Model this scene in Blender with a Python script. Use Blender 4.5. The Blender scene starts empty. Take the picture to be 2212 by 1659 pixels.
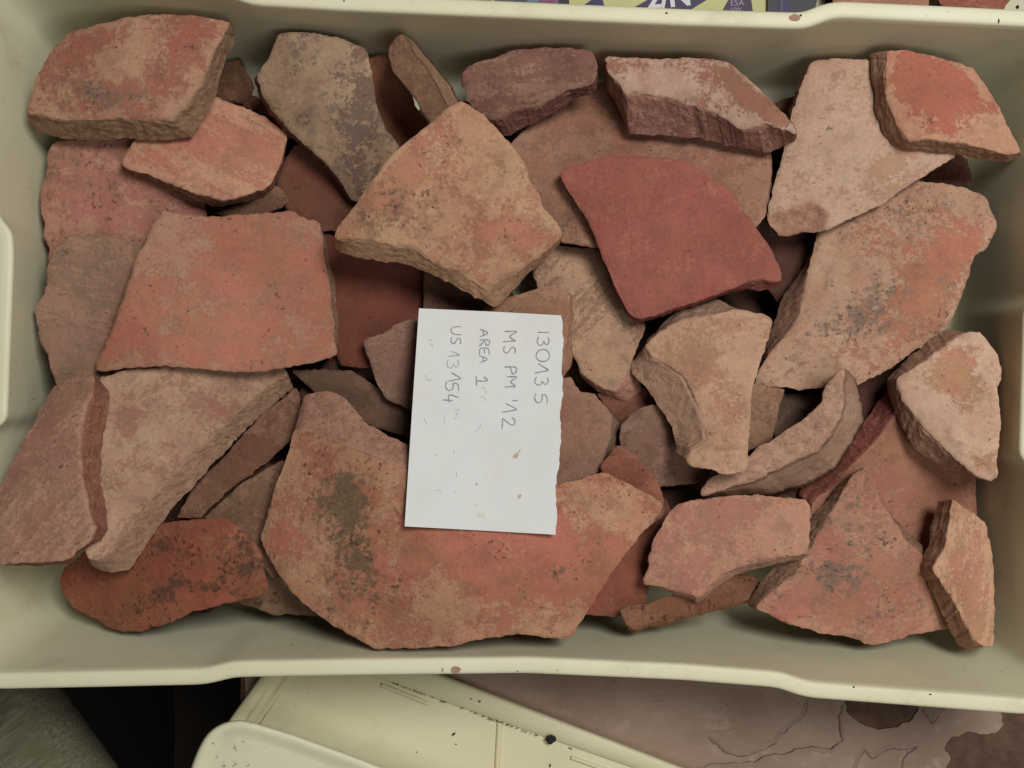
import bpy, math, random
import numpy as np
from mathutils import Vector, noise, geometry

# ------------------------------------------------------------------ camera, light, exposure
W, HH = 2212.0, 1659.0            # units in which outlines were measured
H = 0.77                          # lens height above the crate floor
F = 2450.0
scene = bpy.context.scene
cam = bpy.data.cameras.new("camera")
cam.sensor_width = 36.0
cam.lens = F / W * 36.0
cam.clip_start = 0.01
cam.clip_end = 20.0
camo = bpy.data.objects.new("camera", cam)
camo.location = (0, 0, H)
scene.collection.objects.link(camo)
scene.camera = camo

world = bpy.data.worlds.new("World")
scene.world = world
world.use_nodes = True
bg = world.node_tree.nodes["Background"]
bg.inputs[0].default_value = (1.0, 0.96, 0.88, 1)
bg.inputs[1].default_value = 0.05


def lamp(name, loc, target, size, power, col):
    l = bpy.data.lights.new(name, 'AREA')
    l.shape = 'DISK'
    l.size = size
    l.energy = power
    l.color = col
    o = bpy.data.objects.new(name, l)
    o.location = loc
    d = Vector(target) - Vector(loc)
    o.rotation_euler = d.to_track_quat('-Z', 'Y').to_euler()
    scene.collection.objects.link(o)
    return o


lamp("ceiling_lamp", (0.46, 0.46, 1.52), (0, 0, 0.05), 0.55, 19.5, (1.0, 0.985, 0.955))
lamp("fill_lamp", (0.55, -0.70, 1.6), (0, 0, 0.05), 0.9, 7.0, (1.0, 0.98, 0.94))  # added fill to lift edges facing the front, no actual lamp there
vs = scene.view_settings
vs.view_transform = 'Standard'
vs.look = 'None'
vs.exposure = -0.06
vs.gamma = 1.0

C = scene.collection
RIM = 0.11


# ------------------------------------------------------------------ helpers
def P(u, v, z):
    k = (H - z) / F
    return ((u - W / 2) * k, (HH / 2 - v) * k, z)


def lin(c):
    out = []
    for x in c:
        x = x / 255.0
        out.append(x / 12.92 if x <= 0.04045 else ((x + 0.055) / 1.055) ** 2.4)
    return out


GAIN = 0.95
DESAT = 0.13


def col(c, gain=GAIN):
    l = [x * gain for x in lin(c)]
    g = 0.3 * l[0] + 0.59 * l[1] + 0.11 * l[2]
    return tuple(min(0.9, x * (1 - DESAT) + g * DESAT) for x in l) + (1.0,)


def clay(c, gain=None):
    r, g, b, a = col(c, (gain or 1.0) * GAIN)
    return (r * 1.01, g * 0.975, b * 1.0, 1.0)


def tag(o, label=None, cat=None, group=None, kind=None):
    if label: o["label"] = label
    if cat: o["category"] = cat
    if group: o["group"] = group
    if kind: o["kind"] = kind
    return o


def mesh_obj(name, verts, faces, mat, parent=None, smooth=True, loc=None):
    me = bpy.data.meshes.new(name)
    if loc is not None:
        verts = [(v[0] - loc[0], v[1] - loc[1], v[2] - loc[2]) for v in verts]
    me.from_pydata(verts, [], faces)
    me.update()
    if smooth:
        me.polygons.foreach_set("use_smooth", [True] * len(me.polygons))
    o = bpy.data.objects.new(name, me)
    if mat: me.materials.append(mat)
    C.objects.link(o)
    if loc is not None: o.location = loc
    if parent: o.parent = parent
    return o


def empty(name, loc=(0, 0, 0)):
    o = bpy.data.objects.new(name, None)
    o.empty_display_size = 0.02
    o.location = loc
    C.objects.link(o)
    return o


def inside(poly, px, py):
    """vectorised point in polygon"""
    r = np.zeros(px.shape, bool)
    n = len(poly)
    j = n - 1
    for i in range(n):
        xi, yi = poly[i][0], poly[i][1]
        xj, yj = poly[j][0], poly[j][1]
        if yi != yj:
            c = ((yi > py) != (yj > py)) & (px < (xj - xi) * (py - yi) / (yj - yi) + xi)
            r ^= c
        j = i
    return r


def resample(pts, step, closed=True):
    pts = [np.array(p, float) for p in pts]
    out = []
    n = len(pts)
    for i in range(n if closed else n - 1):
        a, b = pts[i], pts[(i + 1) % n]
        L = np.hypot(*(b - a)[:2])
        m = max(1, int(round(L / step)))
        for k in range(m):
            out.append(a + (b - a) * k / m)
    if not closed: out.append(pts[-1])
    return np.array(out)


def chaikin(pts, it=2):
    pts = np.array(pts, float)
    for _ in range(it):
        q = np.roll(pts, -1, 0)
        a = pts * 0.75 + q * 0.25
        b = pts * 0.25 + q * 0.75
        pts = np.stack([a, b], 1).reshape(-1, pts.shape[1])
    return pts


# ------------------------------------------------------------------ materials
class NT:
    def __init__(self, name):
        self.mat = bpy.data.materials.new(name)
        self.mat.use_nodes = True
        self.t = self.mat.node_tree
        self.n = self.t.nodes
        self.bsdf = self.n["Principled BSDF"]

    def node(self, typ, **kw):
        x = self.n.new(typ)
        for k, v in kw.items(): setattr(x, k, v)
        return x

    def set(self, sock, v):
        if isinstance(v, bpy.types.NodeSocket): self.t.links.new(v, sock)
        else: sock.default_value = v

    def noise(self, vec, scale, detail=4.0, rough=0.6, dist=0.0):
        x = self.node('ShaderNodeTexNoise')
        self.set(x.inputs['Vector'], vec)
        x.inputs['Scale'].default_value = scale
        x.inputs['Detail'].default_value = detail
        x.inputs['Roughness'].default_value = rough
        x.inputs['Distortion'].default_value = dist
        return x.outputs[0]

    def math(self, op, a, b=0.0, c=0.0, clamp=False):
        x = self.node('ShaderNodeMath', operation=op, use_clamp=clamp)
        self.set(x.inputs[0], a); self.set(x.inputs[1], b); self.set(x.inputs[2], c)
        return x.outputs[0]

    def ramp(self, v, lo, hi):
        x = self.node('ShaderNodeMapRange', interpolation_type='SMOOTHSTEP')
        self.set(x.inputs[0], v); self.set(x.inputs[1], lo); self.set(x.inputs[2], hi)
        return x.outputs[0]

    def mix(self, f, a, b, mode='MIX'):
        x = self.node('ShaderNodeMix', data_type='RGBA', blend_type=mode)
        self.set(x.inputs[0], f); self.set(x.inputs[6], a); self.set(x.inputs[7], b)
        return x.outputs[2]

    def attr(self, name):
        x = self.node('ShaderNodeAttribute', attribute_name=name)
        return x.outputs['Fac']

    def coords(self, offset=(0, 0, 0), rot=0.0, scale=(1, 1, 1)):
        tc = self.node('ShaderNodeTexCoord')
        m = self.node('ShaderNodeMapping')
        self.t.links.new(tc.outputs['Object'], m.inputs[0])
        m.vector_type = 'TEXTURE'
        m.inputs['Location'].default_value = offset
        m.inputs['Rotation'].default_value = (0, 0, rot)
        m.inputs['Scale'].default_value = tuple(1.0 / x for x in scale)
        return m.outputs[0]

    def bump(self, hgt, strength, dist, normal=None):
        x = self.node('ShaderNodeBump')
        x.inputs['Strength'].default_value = strength
        x.inputs['Distance'].default_value = dist
        self.set(x.inputs['Height'], hgt)
        if normal is not None: self.set(x.inputs['Normal'], normal)
        return x.outputs[0]

    def finish(self, color, rough=0.9, spec=0.2, normal=None):
        self.set(self.bsdf.inputs['Base Color'], color)
        self.set(self.bsdf.inputs['Roughness'], rough)
        self.set(self.bsdf.inputs['Specular IOR Level'], spec)
        if normal is not None: self.set(self.bsdf.inputs['Normal'], normal)
        return self.mat


def clay_material(seed, base, pale, dark, brk, a_pale=0.5, a_dark=0.35, speck=0.4, streak=None, edge=0.3, scale=1.0):
    """fired clay: worn slip, lime crust, soot and pits. a_* are the shares of the surface they cover."""
    t = NT("fired_clay_%02d" % seed)
    rnd = random.Random(seed * 7 + 3)
    off = (rnd.uniform(-9, 9), rnd.uniform(-9, 9), rnd.uniform(-9, 9))
    v = t.coords(off)
    vs_ = v
    if streak is not None:
        vs_ = t.coords(off, rot=math.radians(streak), scale=(0.16, 1.0, 1.0))
    pale = (pale[0], pale[1] * 0.96, pale[2] * 0.96, 1)
    scale = scale * rnd.uniform(0.7, 1.5)
    soft = rnd.uniform(0.4, 1.0)
    wmid = rnd.uniform(0.45, 0.8)
    big = t.noise(vs_, 26 * scale, 6, rnd.uniform(0.55, 0.7), rnd.uniform(0.2, 1.0))
    mid = t.noise(vs_, 105 * scale, 8, rnd.uniform(0.68, 0.82), rnd.uniform(0, 0.6))
    fin = t.noise(v, 420, 5, 0.75)
    grain = t.noise(v, 1300, 3, 0.7)
    mp = t.attr("m_pale"); md = t.attr("m_dark"); mb = t.attr("m_base"); me_ = t.attr("edge")
    v2 = t.coords((off[1], off[2], off[0]))
    v3 = t.coords((off[2], off[0], off[1]))
    # the fired body drifts between pinker, browner and more orange tones
    hue = t.noise(v3, 22, 5, 0.6, 0.4)
    hue2 = t.noise(v2, 60, 5, 0.65)
    b0 = t.mix(t.ramp(hue, 0.36, 0.64), t.mix(1.0, base, (1.04, 0.95, 0.98, 1), 'MULTIPLY'), t.mix(1.0, base, (0.96, 1.05, 0.95, 1), 'MULTIPLY'))
    b0 = t.mix(t.ramp(hue2, 0.44, 0.68), b0, t.mix(0.35, b0, dark))
    # pale crust in patches with lacy borders
    s = t.math('MULTIPLY_ADD', mid, wmid, t.math('MULTIPLY', big, 1.17 - wmid))
    s = t.math('MULTIPLY_ADD', fin, 0.36, s)
    s = t.math('ADD', s, t.math('MULTIPLY', mp, 0.30))
    s = t.math('MULTIPLY_ADD', me_, edge * 0.22, s)
    s = t.math('SUBTRACT', s, t.math('MULTIPLY', mb, 0.32))
    thr = 0.885 - a_pale * 0.22
    fp = t.ramp(s, thr - 0.06 * soft, thr + 0.07 * soft)
    pl = t.mix(t.ramp(hue2, 0.40, 0.62), pale, t.mix(0.38, pale, base))
    pl = t.mix(t.math('MULTIPLY', t.ramp(t.noise(v3, 75, 6, 0.7), 0.5, 0.66), 0.4), pl, dark)
    c = t.mix(t.math('MULTIPLY', fp, 0.97), b0, pl)
    drift = t.noise(v2, 17, 3, 0.5)
    c = t.mix(t.ramp(drift, 0.35, 0.68), c, t.mix(1.0, c, (0.84, 0.80, 0.79, 1), 'MULTIPLY'))
    # dark stain, breaking up into spots
    d1 = t.noise(v2, 38 * scale, 5, 0.62, 0.5)
    d2 = t.noise(v2, 210, 6, 0.75)
    d = t.math('MULTIPLY_ADD', d2, 0.80, t.math('MULTIPLY', d1, 0.60))
    d = t.math('ADD', d, t.math('MULTIPLY', md, 0.26))
    thd = 0.98 - a_dark * 0.40
    fd = t.math('MULTIPLY', t.ramp(d, thd - 0.04, thd + 0.09), 0.82)
    c = t.mix(fd, c, dark)
    # pits and specks
    sp = t.noise(v, 300, 3, 0.6)
    sp2 = t.noise(v2, 45, 2, 0.5)
    f = t.math('ADD', sp, t.math('MULTIPLY', t.math('SUBTRACT', sp2, 0.5), 0.40))
    f = t.math('ADD', f, t.math('MULTIPLY', md, 0.07))
    th_ = 0.735 - 0.11 * speck
    pit = t.ramp(f, th_, th_ + 0.05)
    c = t.mix(t.math('MULTIPLY', pit, 0.75), c, t.mix(1.0, dark, (0.50, 0.46, 0.46, 1), 'MULTIPLY'))
    # pale lime flecks
    fl = t.math('ADD', t.noise(v3, 240, 5, 0.7), t.math('MULTIPLY', t.math('SUBTRACT', t.noise(v3, 40, 3, 0.5), 0.5), 0.45))
    c = t.mix(t.math('MULTIPLY', t.ramp(fl, 0.60, 0.68), 0.55 * min(1.0, a_pale * 1.8)), c, pale)
    # fine mottling
    m = t.math('MULTIPLY_ADD', grain, 0.45, t.math('MULTIPLY', fin, 0.55))
    mm = t.node('ShaderNodeMapRange'); t.set(mm.inputs[0], m)
    mm.inputs[1].default_value = 0.35; mm.inputs[2].default_value = 0.65
    mm.inputs[3].default_value = 0.82; mm.inputs[4].default_value = 1.15
    vv = t.node('ShaderNodeCombineXYZ')
    for i in range(3): t.set(vv.inputs[i], mm.outputs[0])
    c = t.mix(1.0, c, vv.outputs[0], 'MULTIPLY')
    # fracture; its colour is brightened to offset weak light on the sides
    side = t.attr("side")
    b1 = t.noise(v, 150, 7, 0.78)
    bc = t.mix(t.ramp(b1, 0.38, 0.62), brk, t.mix(1.0, brk, (0.74, 0.70, 0.68, 1), 'MULTIPLY'))
    bc = t.mix(t.ramp(t.noise(v, 420, 3, 0.6), 0.54, 0.68), bc, t.mix(0.6, bc, pale))
    bc = t.mix(t.ramp(t.noise(v3, 330, 4, 0.65), 0.57, 0.66), bc, t.mix(0.6, bc, dark))
    sj = t.math('ADD', side, t.math('MULTIPLY', t.math('SUBTRACT', mid, 0.5), 0.9))
    fs = t.ramp(sj, 0.38, 0.56)
    c = t.mix(fs, c, bc)
    # relief
    hgt = t.math('MULTIPLY_ADD', fin, 0.7, t.math('MULTIPLY', mid, 0.9))
    hgt = t.math('SUBTRACT', hgt, t.math('MULTIPLY', pit, 0.8))
    hgt = t.math('MULTIPLY_ADD', fp, 0.30, hgt)
    n1 = t.bump(hgt, 0.5, 0.0013)
    hb = t.math('MULTIPLY', t.math('MULTIPLY_ADD', t.noise(v, 260, 6, 0.8), 1.0, b1), side)
    n2 = t.bump(hb, 0.8, 0.0022, n1)
    return t.finish(c, 0.88, 0.18, n2)


def plastic_material(name, c, dirt=0.25, rough=0.42):
    t = NT(name)
    v = t.coords()
    a = t.noise(v, 6, 5, 0.6)
    cc = t.mix(t.ramp(a, 0.35, 0.7), c, tuple(x * y for x, y in zip(c[:3], (0.95, 0.93, 0.86))) + (1,))
    b = t.noise(v, 260, 2, 0.5)
    b2 = t.noise(v, 9, 3, 0.5)
    f = t.math('ADD', b, t.math('MULTIPLY', t.math('SUBTRACT', b2, 0.5), 0.3))
    fd = t.math('MULTIPLY', t.ramp(f, 0.77 - dirt * 0.1, 0.84 - dirt * 0.1), 0.6)
    cc = t.mix(fd, cc, (0.16, 0.11, 0.07, 1))
    sm = t.noise(v, 30, 6, 0.7)
    cc = t.mix(t.math('MULTIPLY', t.ramp(sm, 0.50, 0.75), dirt), cc, (0.42, 0.36, 0.25, 1))
    scr = t.noise(t.coords(rot=0.5, scale=(0.03, 1, 0.4)), 700, 3, 0.6)
    cc = t.mix(t.math('MULTIPLY', t.ramp(scr, 0.60, 0.72), 0.30), cc, tuple(x * 0.72 for x in c[:3]) + (1,))
    h = t.math('MULTIPLY_ADD', scr, -0.6, t.noise(v, 900, 2, 0.5))
    n = t.bump(h, 0.15, 0.0004)
    return t.finish(cc, t.math('MULTIPLY_ADD', sm, 0.2, rough), 0.4, n)


def flat_material(name, c, rough=0.7, spec=0.25, var=0.12, sc=60):
    t = NT(name)
    v = t.coords()
    a = t.noise(v, sc, 4, 0.6)
    cc = t.mix(t.ramp(a, 0.3, 0.7), c, tuple(x * (1 - var) for x in c[:3]) + (1,))
    return t.finish(cc, rough, spec)


M_CREAM = plastic_material("cream_plastic", (0.715, 0.69, 0.505, 1), 0.30)
M_CREAM2 = plastic_material("aged_cream_plastic", (0.66, 0.615, 0.41, 1), 0.25, 0.5)

# ------------------------------------------------------------------ setting: table, lower board, floor
TZ = -0.006


def table_paint_material():
    t = NT("worn_brown_paint")
    v = t.coords()
    a = t.noise(v, 9, 6, 0.65, 0.5)
    b = t.noise(v, 70, 6, 0.75)
    c = t.mix(t.ramp(a, 0.32, 0.68), col((158, 132, 114)), col((140, 114, 96)))
    c = t.mix(t.ramp(b, 0.5, 0.75), c, col((166, 142, 124)))
    s = t.noise(v, 300, 2, 0.5)
    c = t.mix(t.math('MULTIPLY', t.ramp(s, 0.72, 0.78), 0.7), c, col((70, 50, 38)))
    sc = t.coords(rot=0.15, scale=(0.02, 1, 1))
    scr = t.noise(sc, 600, 2, 0.5)
    c = t.mix(t.math('MULTIPLY', t.ramp(scr, 0.66, 0.74), 0.25), c, col((90, 68, 52)))
    n = t.bump(t.math('MULTIPLY_ADD', b, 0.6, a), 0.5, 0.002)
    return t.finish(c, 0.75, 0.25, n)


def dark_wood_material():
    t = NT("bare_dark_brown_board")
    v = t.coords()
    b = t.noise(v, 60, 7, 0.75, 0.3)
    c = t.mix(t.ramp(b, 0.35, 0.68), col((108, 80, 62)), col((84, 60, 46)))
    n = t.bump(b, 0.6, 0.002)
    return t.finish(c, 0.8, 0.2, n)


def cdt_poly(loop, holes=(), inner=(), zf=None):
    """triangulated sheet in measured units; returns 2d verts and faces"""
    vs2 = []; ed = []
    for lp in [loop] + list(holes):
        s = len(vs2); n = len(lp)
        vs2 += [Vector((p[0], p[1])) for p in lp]
        ed += [(s + i, s + (i + 1) % n) for i in range(n)]
    vs2 += [Vector((p[0], p[1])) for p in inner]
    r = geometry.delaunay_2d_cdt(vs2, ed, [], 2 if holes else 1, 1e-6)
    return r


def sheet(name, loop, z0, z1, mat, holes=(), parent=None):
    """flat sheet with thickness from z0 (top) down to z1; loops measured at z0"""
    r = cdt_poly(loop, holes)
    ov, of = r[0], r[2]
    pts = np.array([(p.x, p.y) for p in ov])
    verts = [P(p.x, p.y, z0) for p in ov]
    faces = []
    for f in of:
        cx = np.array([pts[list(f), 0].mean()]); cy = np.array([pts[list(f), 1].mean()])
        if not inside(loop, cx, cy)[0]: continue
        if any(inside(h, cx, cy)[0] for h in holes): continue
        f = list(f)
        a, b, c = [Vector(verts[i]) for i in f[:3]]
        if (b - a).cross(c - a).z < 0: f.reverse()
        faces.append(f)
    for lp in [loop] + list(holes):
        n = len(lp); s = len(verts)
        for p in lp: verts.append(P(p[0], p[1], z0))
        for p in lp:
            q = P(p[0], p[1], z0); verts.append((q[0], q[1], z1))
        for i in range(n):
            j = (i + 1) % n
            faces.append((s + i, s + j, s + n + j, s + n + i))
    return mesh_obj(name, verts, faces, mat, parent, smooth=False)


def jag(pts, step, amp, seed, closed=True):
    r = resample(pts, step, closed)
    n = len(r)
    out = []
    for i in range(n):
        a = r[i - 1] if (closed or i > 0) else r[i]
        b = r[(i + 1) % n] if (closed or i < n - 1) else r[i]
        t = b - a
        L = np.hypot(t[0], t[1]) or 1
        k = noise.fractal(Vector((r[i][0] * 0.05, r[i][1] * 0.05, seed * 3.7)), 0.8, 2.2, 4)
        out.append((r[i][0] - t[1] / L * k * amp, r[i][1] + t[0] / L * k * amp))
    return out


board = sheet("table_top", [(520, -500), (3000, -500), (3000, 2300), (520, 2300)], TZ, TZ - 0.03, dark_wood_material())
tag(board, kind="structure")
def R6(*p): return [(1152 + x * 0.479, 1425 + y * 0.479) for x, y in p]
hole1 = jag(R6((1405, 180), (1412, 235), (1470, 285), (1560, 318), (1640, 300), (1700, 275), (1740, 225), (1725, 180)), 5, 4, 1)
hole2 = jag(R6((2105, 230), (2120, 290), (2080, 335), (1960, 330), (1890, 350), (1850, 400), (1880, 440), (1850, 520), (1900, 640),
               (2400, 640), (2400, 230)), 5, 5, 2)
paint = sheet("paint_layer", [(530, -490), (2990, -490), (2990, 2290), (530, 2290)], TZ + 0.0012, TZ + 0.0002,
              table_paint_material(), [hole1, hole2], board)
# lifted flakes along the cracks in the paint
M_FLAKE = flat_material("paint_flake", col((150, 126, 108)), 0.8, 0.2, 0.2, 90)
M_GAP = flat_material("bare_board_in_crack", col((84, 64, 52)), 0.9, 0.1)
CR = [R6((1243, 150), (1240, 180), (1225, 250), (1185, 290), (1120, 340), (1100, 375), (1040, 405), (930, 440), (860, 415), (785, 350)),
      R6((1392, 200), (1380, 250), (1385, 330), (1390, 365), (1340, 405), (1260, 395), (1180, 410), (1120, 430), (1060, 430), (1000, 460), (820, 470), (740, 487)),
      R6((1455, 500), (1490, 405), (1530, 445), (1630, 390), (1660, 412), (1730, 395), (1670, 440), (1660, 500)),
      R6((1750, 225), (1800, 290), (1830, 250), (1860, 225))]
for ci, cr in enumerate(CR):
    ln = jag(cr, 4, 4, 11 + ci, False)
    n = len(ln)
    vv = []; ff = []
    for i, (x, y) in enumerate(ln):
        a = np.array(ln[max(0, i - 1)]); b = np.array(ln[min(n - 1, i + 1)])
        t = b - a; t = t / (np.hypot(*t) or 1)
        nx, ny = t[1], -t[0]
        if ci == 0: nx, ny = -nx, -ny
        k = math.sin(math.pi * i / (n - 1)) ** 0.5
        wd = 9 + 5 * noise.noise(Vector((i * 0.3, ci * 5.0, 0)))
        lift = TZ + 0.0012 + (0.0012 + 0.0012 * abs(noise.noise(Vector((i * 0.2, ci * 3.0, 1))))) * k
        vv += [P(x, y, lift), P(x, y, TZ + 0.0006), P(x + nx * wd, y + ny * wd, TZ + 0.00125)]
    for i in range(n - 1):
        a = i * 3; b = a + 3
        ff += [(a, b, b + 1, a + 1), (a, a + 2, b + 2, b)]
    mesh_obj("paint_flake", vv, ff, M_FLAKE, board)
    gv2 = []; gf = []
    for i, (x, y) in enumerate(ln):
        a = np.array(ln[max(0, i - 1)]); b = np.array(ln[min(n - 1, i + 1)])
        t = b - a; t = t / (np.hypot(*t) or 1)
        nx, ny = -t[1], t[0]
        if ci == 0: nx, ny = -nx, -ny
        wd = max(0.4, 1.2 + 2.5 * noise.noise(Vector((i * 0.17, ci * 7.0, 4)))) * math.sin(math.pi * i / (n - 1)) ** 0.4
        gv2 += [P(x, y, TZ + 0.0014), P(x + nx * wd, y + ny * wd, TZ + 0.00135)]
    for i in range(n - 1): gf.append((2 * i, 2 * i + 1, 2 * i + 3, 2 * i + 2))
    mesh_obj("crack", gv2, gf, M_GAP, board)

low = sheet("lower_board", [(377, 1100), (900, 1100), (900, 2300), (377, 2300)], -0.30, -0.32, flat_material("dark_board", col((52, 44, 36)), 0.8))
tag(low, kind="structure")
gv = [(-4, -4, -0.9), (4, -4, -0.9), (4, 4, -0.9), (-4, 4, -0.9)]
tag(mesh_obj("ground", gv, [(0, 1, 2, 3)], flat_material("dark_floor", (0.012, 0.011, 0.010, 1)), smooth=False), kind="structure")

# ------------------------------------------------------------------ the crate
R_TOP = [(-25, -75), (200, -42), (430, -24), (478, -14), (540, 10), (737, 22), (1110, 38), (1475, 54), (1741, 62), (1801, 37), (2000, 46), (2320, 62)]
R_RIGHT = [(2320, 62), (2246, 640), (2213, 668), (2203, 985), (2232, 1015), (2290, 1514)]
R_BOT = [(2290, 1514), (2212, 1508), (1980, 1490), (1745, 1472), (1688, 1451), (1475, 1434), (1137, 1419), (737, 1424), (500, 1428), (440, 1444), (220, 1449), (-90, 1455)]
R_LEFT = [(-90, 1455), (-22, 935), (13, 908), (27, 553), (24, 498), (-6, 466), (-25, -75)]
FC = [(165, 127), (2070, 214), (2035, 1349), (130, 1305)]
NS = 180


def even(pts, n):
    pts = np.array(pts, float)
    d = np.r_[0, np.cumsum(np.hypot(*np.diff(pts, axis=0).T))]
    s = np.linspace(0, d[-1], n, endpoint=False)
    return np.stack([np.interp(s, d, pts[:, 0]), np.interp(s, d, pts[:, 1])], 1)


rim_px = np.concatenate([even(x, NS) for x in (R_TOP, R_RIGHT, R_BOT, R_LEFT)])
flo_px = np.concatenate([even([FC[i], FC[(i + 1) % 4]], NS) for i in range(4)])


def round_corners(a):
    a = a.copy(); n = len(a)
    for it in range(60):
        b = a.copy()
        for c in range(4):
            for k in range(-4, 5):
                i = (c * NS + k) % n
                b[i] = 0.5 * a[i] + 0.25 * (a[i - 1] + a[(i + 1) % n])
        a = b
    for it in range(3):
        a = 0.5 * a + 0.25 * (np.roll(a, 1, 0) + np.roll(a, -1, 0))
    return a


rim_px = round_corners(rim_px); flo_px = round_corners(flo_px)
rim_w = np.array([P(u, v, RIM)[:2] for u, v in rim_px])
flo_w = np.array([P(u, v, 0.0)[:2] for u, v in flo_px])
NL = len(rim_w)


def outward(lp):
    t = np.roll(lp, -2, 0) - np.roll(lp, 2, 0)
    t = t / np.linalg.norm(t, axis=1)[:, None]
    n = np.stack([-t[:, 1], t[:, 0]], 1)
    c = lp.mean(0)
    if ((lp - c) * n).sum() < 0: n = -n
    return n


N_RIM = outward(rim_w); N_FLO = outward(flo_w)


def wall_at(z, out=0.0):
    s = z / RIM
    return flo_w * (1 - s) + rim_w * s + (N_FLO * (1 - s) + N_RIM * s) * out


crate = empty("storage_crate", (0, 0, 0))
tag(crate, "cream plastic storage crate with a stepped rim, heaped with broken pottery", "crate")


def loft(name, rings, idx, mat, parent, closed):
    vv = []
    m = len(idx)
    for (pts, z) in rings:
        for i in idx: vv.append((pts[i][0], pts[i][1], z))
    ff = []
    for r in range(len(rings) - 1):
        for k in range(m if closed else m - 1):
            k2 = (k + 1) % m
            ff.append((r * m + k, (r + 1) * m + k, (r + 1) * m + k2, r * m + k2))
    return mesh_obj(name, vv, ff, mat, parent)


zs = [0.012, 0.02, 0.035, 0.05, 0.065, 0.08, 0.092, 0.100, 0.1055]
wall_rings = [(wall_at(0.0, -0.009), 0.0), (wall_at(0.001, -0.0055), 0.0006), (wall_at(0.002, -0.003), 0.002), (wall_at(0.004, -0.0012), 0.0045),
              (wall_at(0.008, -0.0003), 0.008)] + [(wall_at(z), z) for z in zs]
out_rings = [(wall_at(0.085, 0.0035), 0.085), (wall_at(0.05, 0.0035), 0.05), (wall_at(0.0, 0.003), TZ + 0.0016)]
for s in range(4):
    idx = [(s * NS + k) % NL for k in range(NS + 1)]
    loft("side_wall", wall_rings, idx, M_CREAM, crate, False)
    loft("outer_wall", out_rings, idx, M_CREAM, crate, False)
rim_rings = [(rim_w + N_RIM * o, z) for o, z in ((0, 0.1055), (0.0, 0.1078), (0.0004, 0.1090), (0.0013, 0.1098), (0.0026, 0.1101), (0.0055, 0.1102),
             (0.0078, 0.1101), (0.0091, 0.1096), (0.0097, 0.1086), (0.0099, 0.1060), (0.0101, 0.090), (0.0080, 0.090), (0.0075, 0.100), (0.0035, 0.104), (0.0034, 0.085))]
rim_rings[0] = (wall_at(0.1055), 0.1055)
rim = loft("rim", rim_rings, list(range(NL)), M_CREAM, crate, True)
fl = [tuple(p) + (0.0,) for p in wall_at(0.0, -0.009)]
bt = [tuple(p) + (TZ + 0.0016,) for p in wall_at(0.0, 0.003)]
mesh_obj("floor_panel", fl + bt, [tuple(reversed(range(NL))), tuple(range(NL, 2 * NL))], M_CREAM, crate, smooth=False)
# stains on the rim
M_STAIN = flat_material("pink_brown_stain", col((178, 140, 118)), 0.8, 0.1, 0.25, 300)


def blot(name, u, v, ru, rv, z, mat, parent, seed, n=18, ang=0.0):
    vv = [P(u, v, z)]
    for k in range(n):
        a = 2 * math.pi * k / n
        r = 1 + 0.22 * noise.noise(Vector((math.cos(a) * 1.5, math.sin(a) * 1.5, seed * 4.1)))
        x, y = ru * r * math.cos(a), rv * r * math.sin(a)
        vv.append(P(u + x * math.cos(ang) - y * math.sin(ang), v + x * math.sin(ang) + y * math.cos(ang), z))
    ff = [(0, 1 + (k + 1) % n, 1 + k) for k in range(n)]
    return mesh_obj(name, vv, ff, mat, parent, smooth=False)


blot("stain", 984, 1447, 10.5, 8.5, RIM + 0.0004, M_STAIN, rim, 1)
blot("stain", 956, 1447, 2.2, 4, RIM + 0.0004, M_STAIN, rim, 2)
blot("stain", 1717, 38, 12, 8, RIM + 0.0004, M_STAIN, rim, 3)
M_SPECK = flat_material("dark_speck", col((60, 45, 35)), 0.9, 0.1)
for k, (u, v, a, b) in enumerate([(1730, 33, 2.5, 2.5), (2158, 45, 1.5, 5), (1118, 1450, 1, 2), (1204, 1448, 1, 2), (1845, 1484, 2, 2), (2010, 1500, 3, 1.5), (743, 2, 2, 2), (1440, 28, 3, 2)]):
    blot("speck", u, v, a, b, RIM + 0.0005, M_SPECK, rim, 10 + k, 8)
for k, (u, v, zz) in enumerate([(60, 578, 0.093), (52, 612, 0.098), (52, 690, 0.098), (44, 772, 0.10), (2187, 690, 0.085), (2180, 735, 0.08)]):
    pass
# ------------------------------------------------------------------ pottery
GS = 8.0
U0, V0 = -96.0, -96.0
NU, NV = int((2310 - U0) / GS), int((1500 - V0) / GS)
gu, gv_ = np.meshgrid(U0 + (np.arange(NU) + 0.5) * GS, V0 + (np.arange(NV) + 0.5) * GS, indexing='ij')
hmap = np.full(gu.shape, RIM)
for z in np.linspace(RIM, 0, 23):
    pts = wall_at(z)
    k = F / (H - z)
    poly = np.stack([pts[:, 0] * k + W / 2, HH / 2 - pts[:, 1] * k], 1)[::3]
    hmap[inside(poly, gu, gv_)] = z
PXM = 0.00029      # metres per measured unit at pile height
SHERD_INFO = []
CLAY = {}


def seg_dist(px, py, loop):
    d = np.full(px.shape, 1e9)
    n = len(loop)
    for i in range(n):
        ax, ay = loop[i][:2]; bx, by = loop[(i + 1) % n][:2]
        vx, vy = bx - ax, by - ay
        L = vx * vx + vy * vy + 1e-9
        t = np.clip(((px - ax) * vx + (py - ay) * vy) / L, 0, 1)
        d = np.minimum(d, np.hypot(px - ax - t * vx, py - ay - t * vy))
    return d


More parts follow.
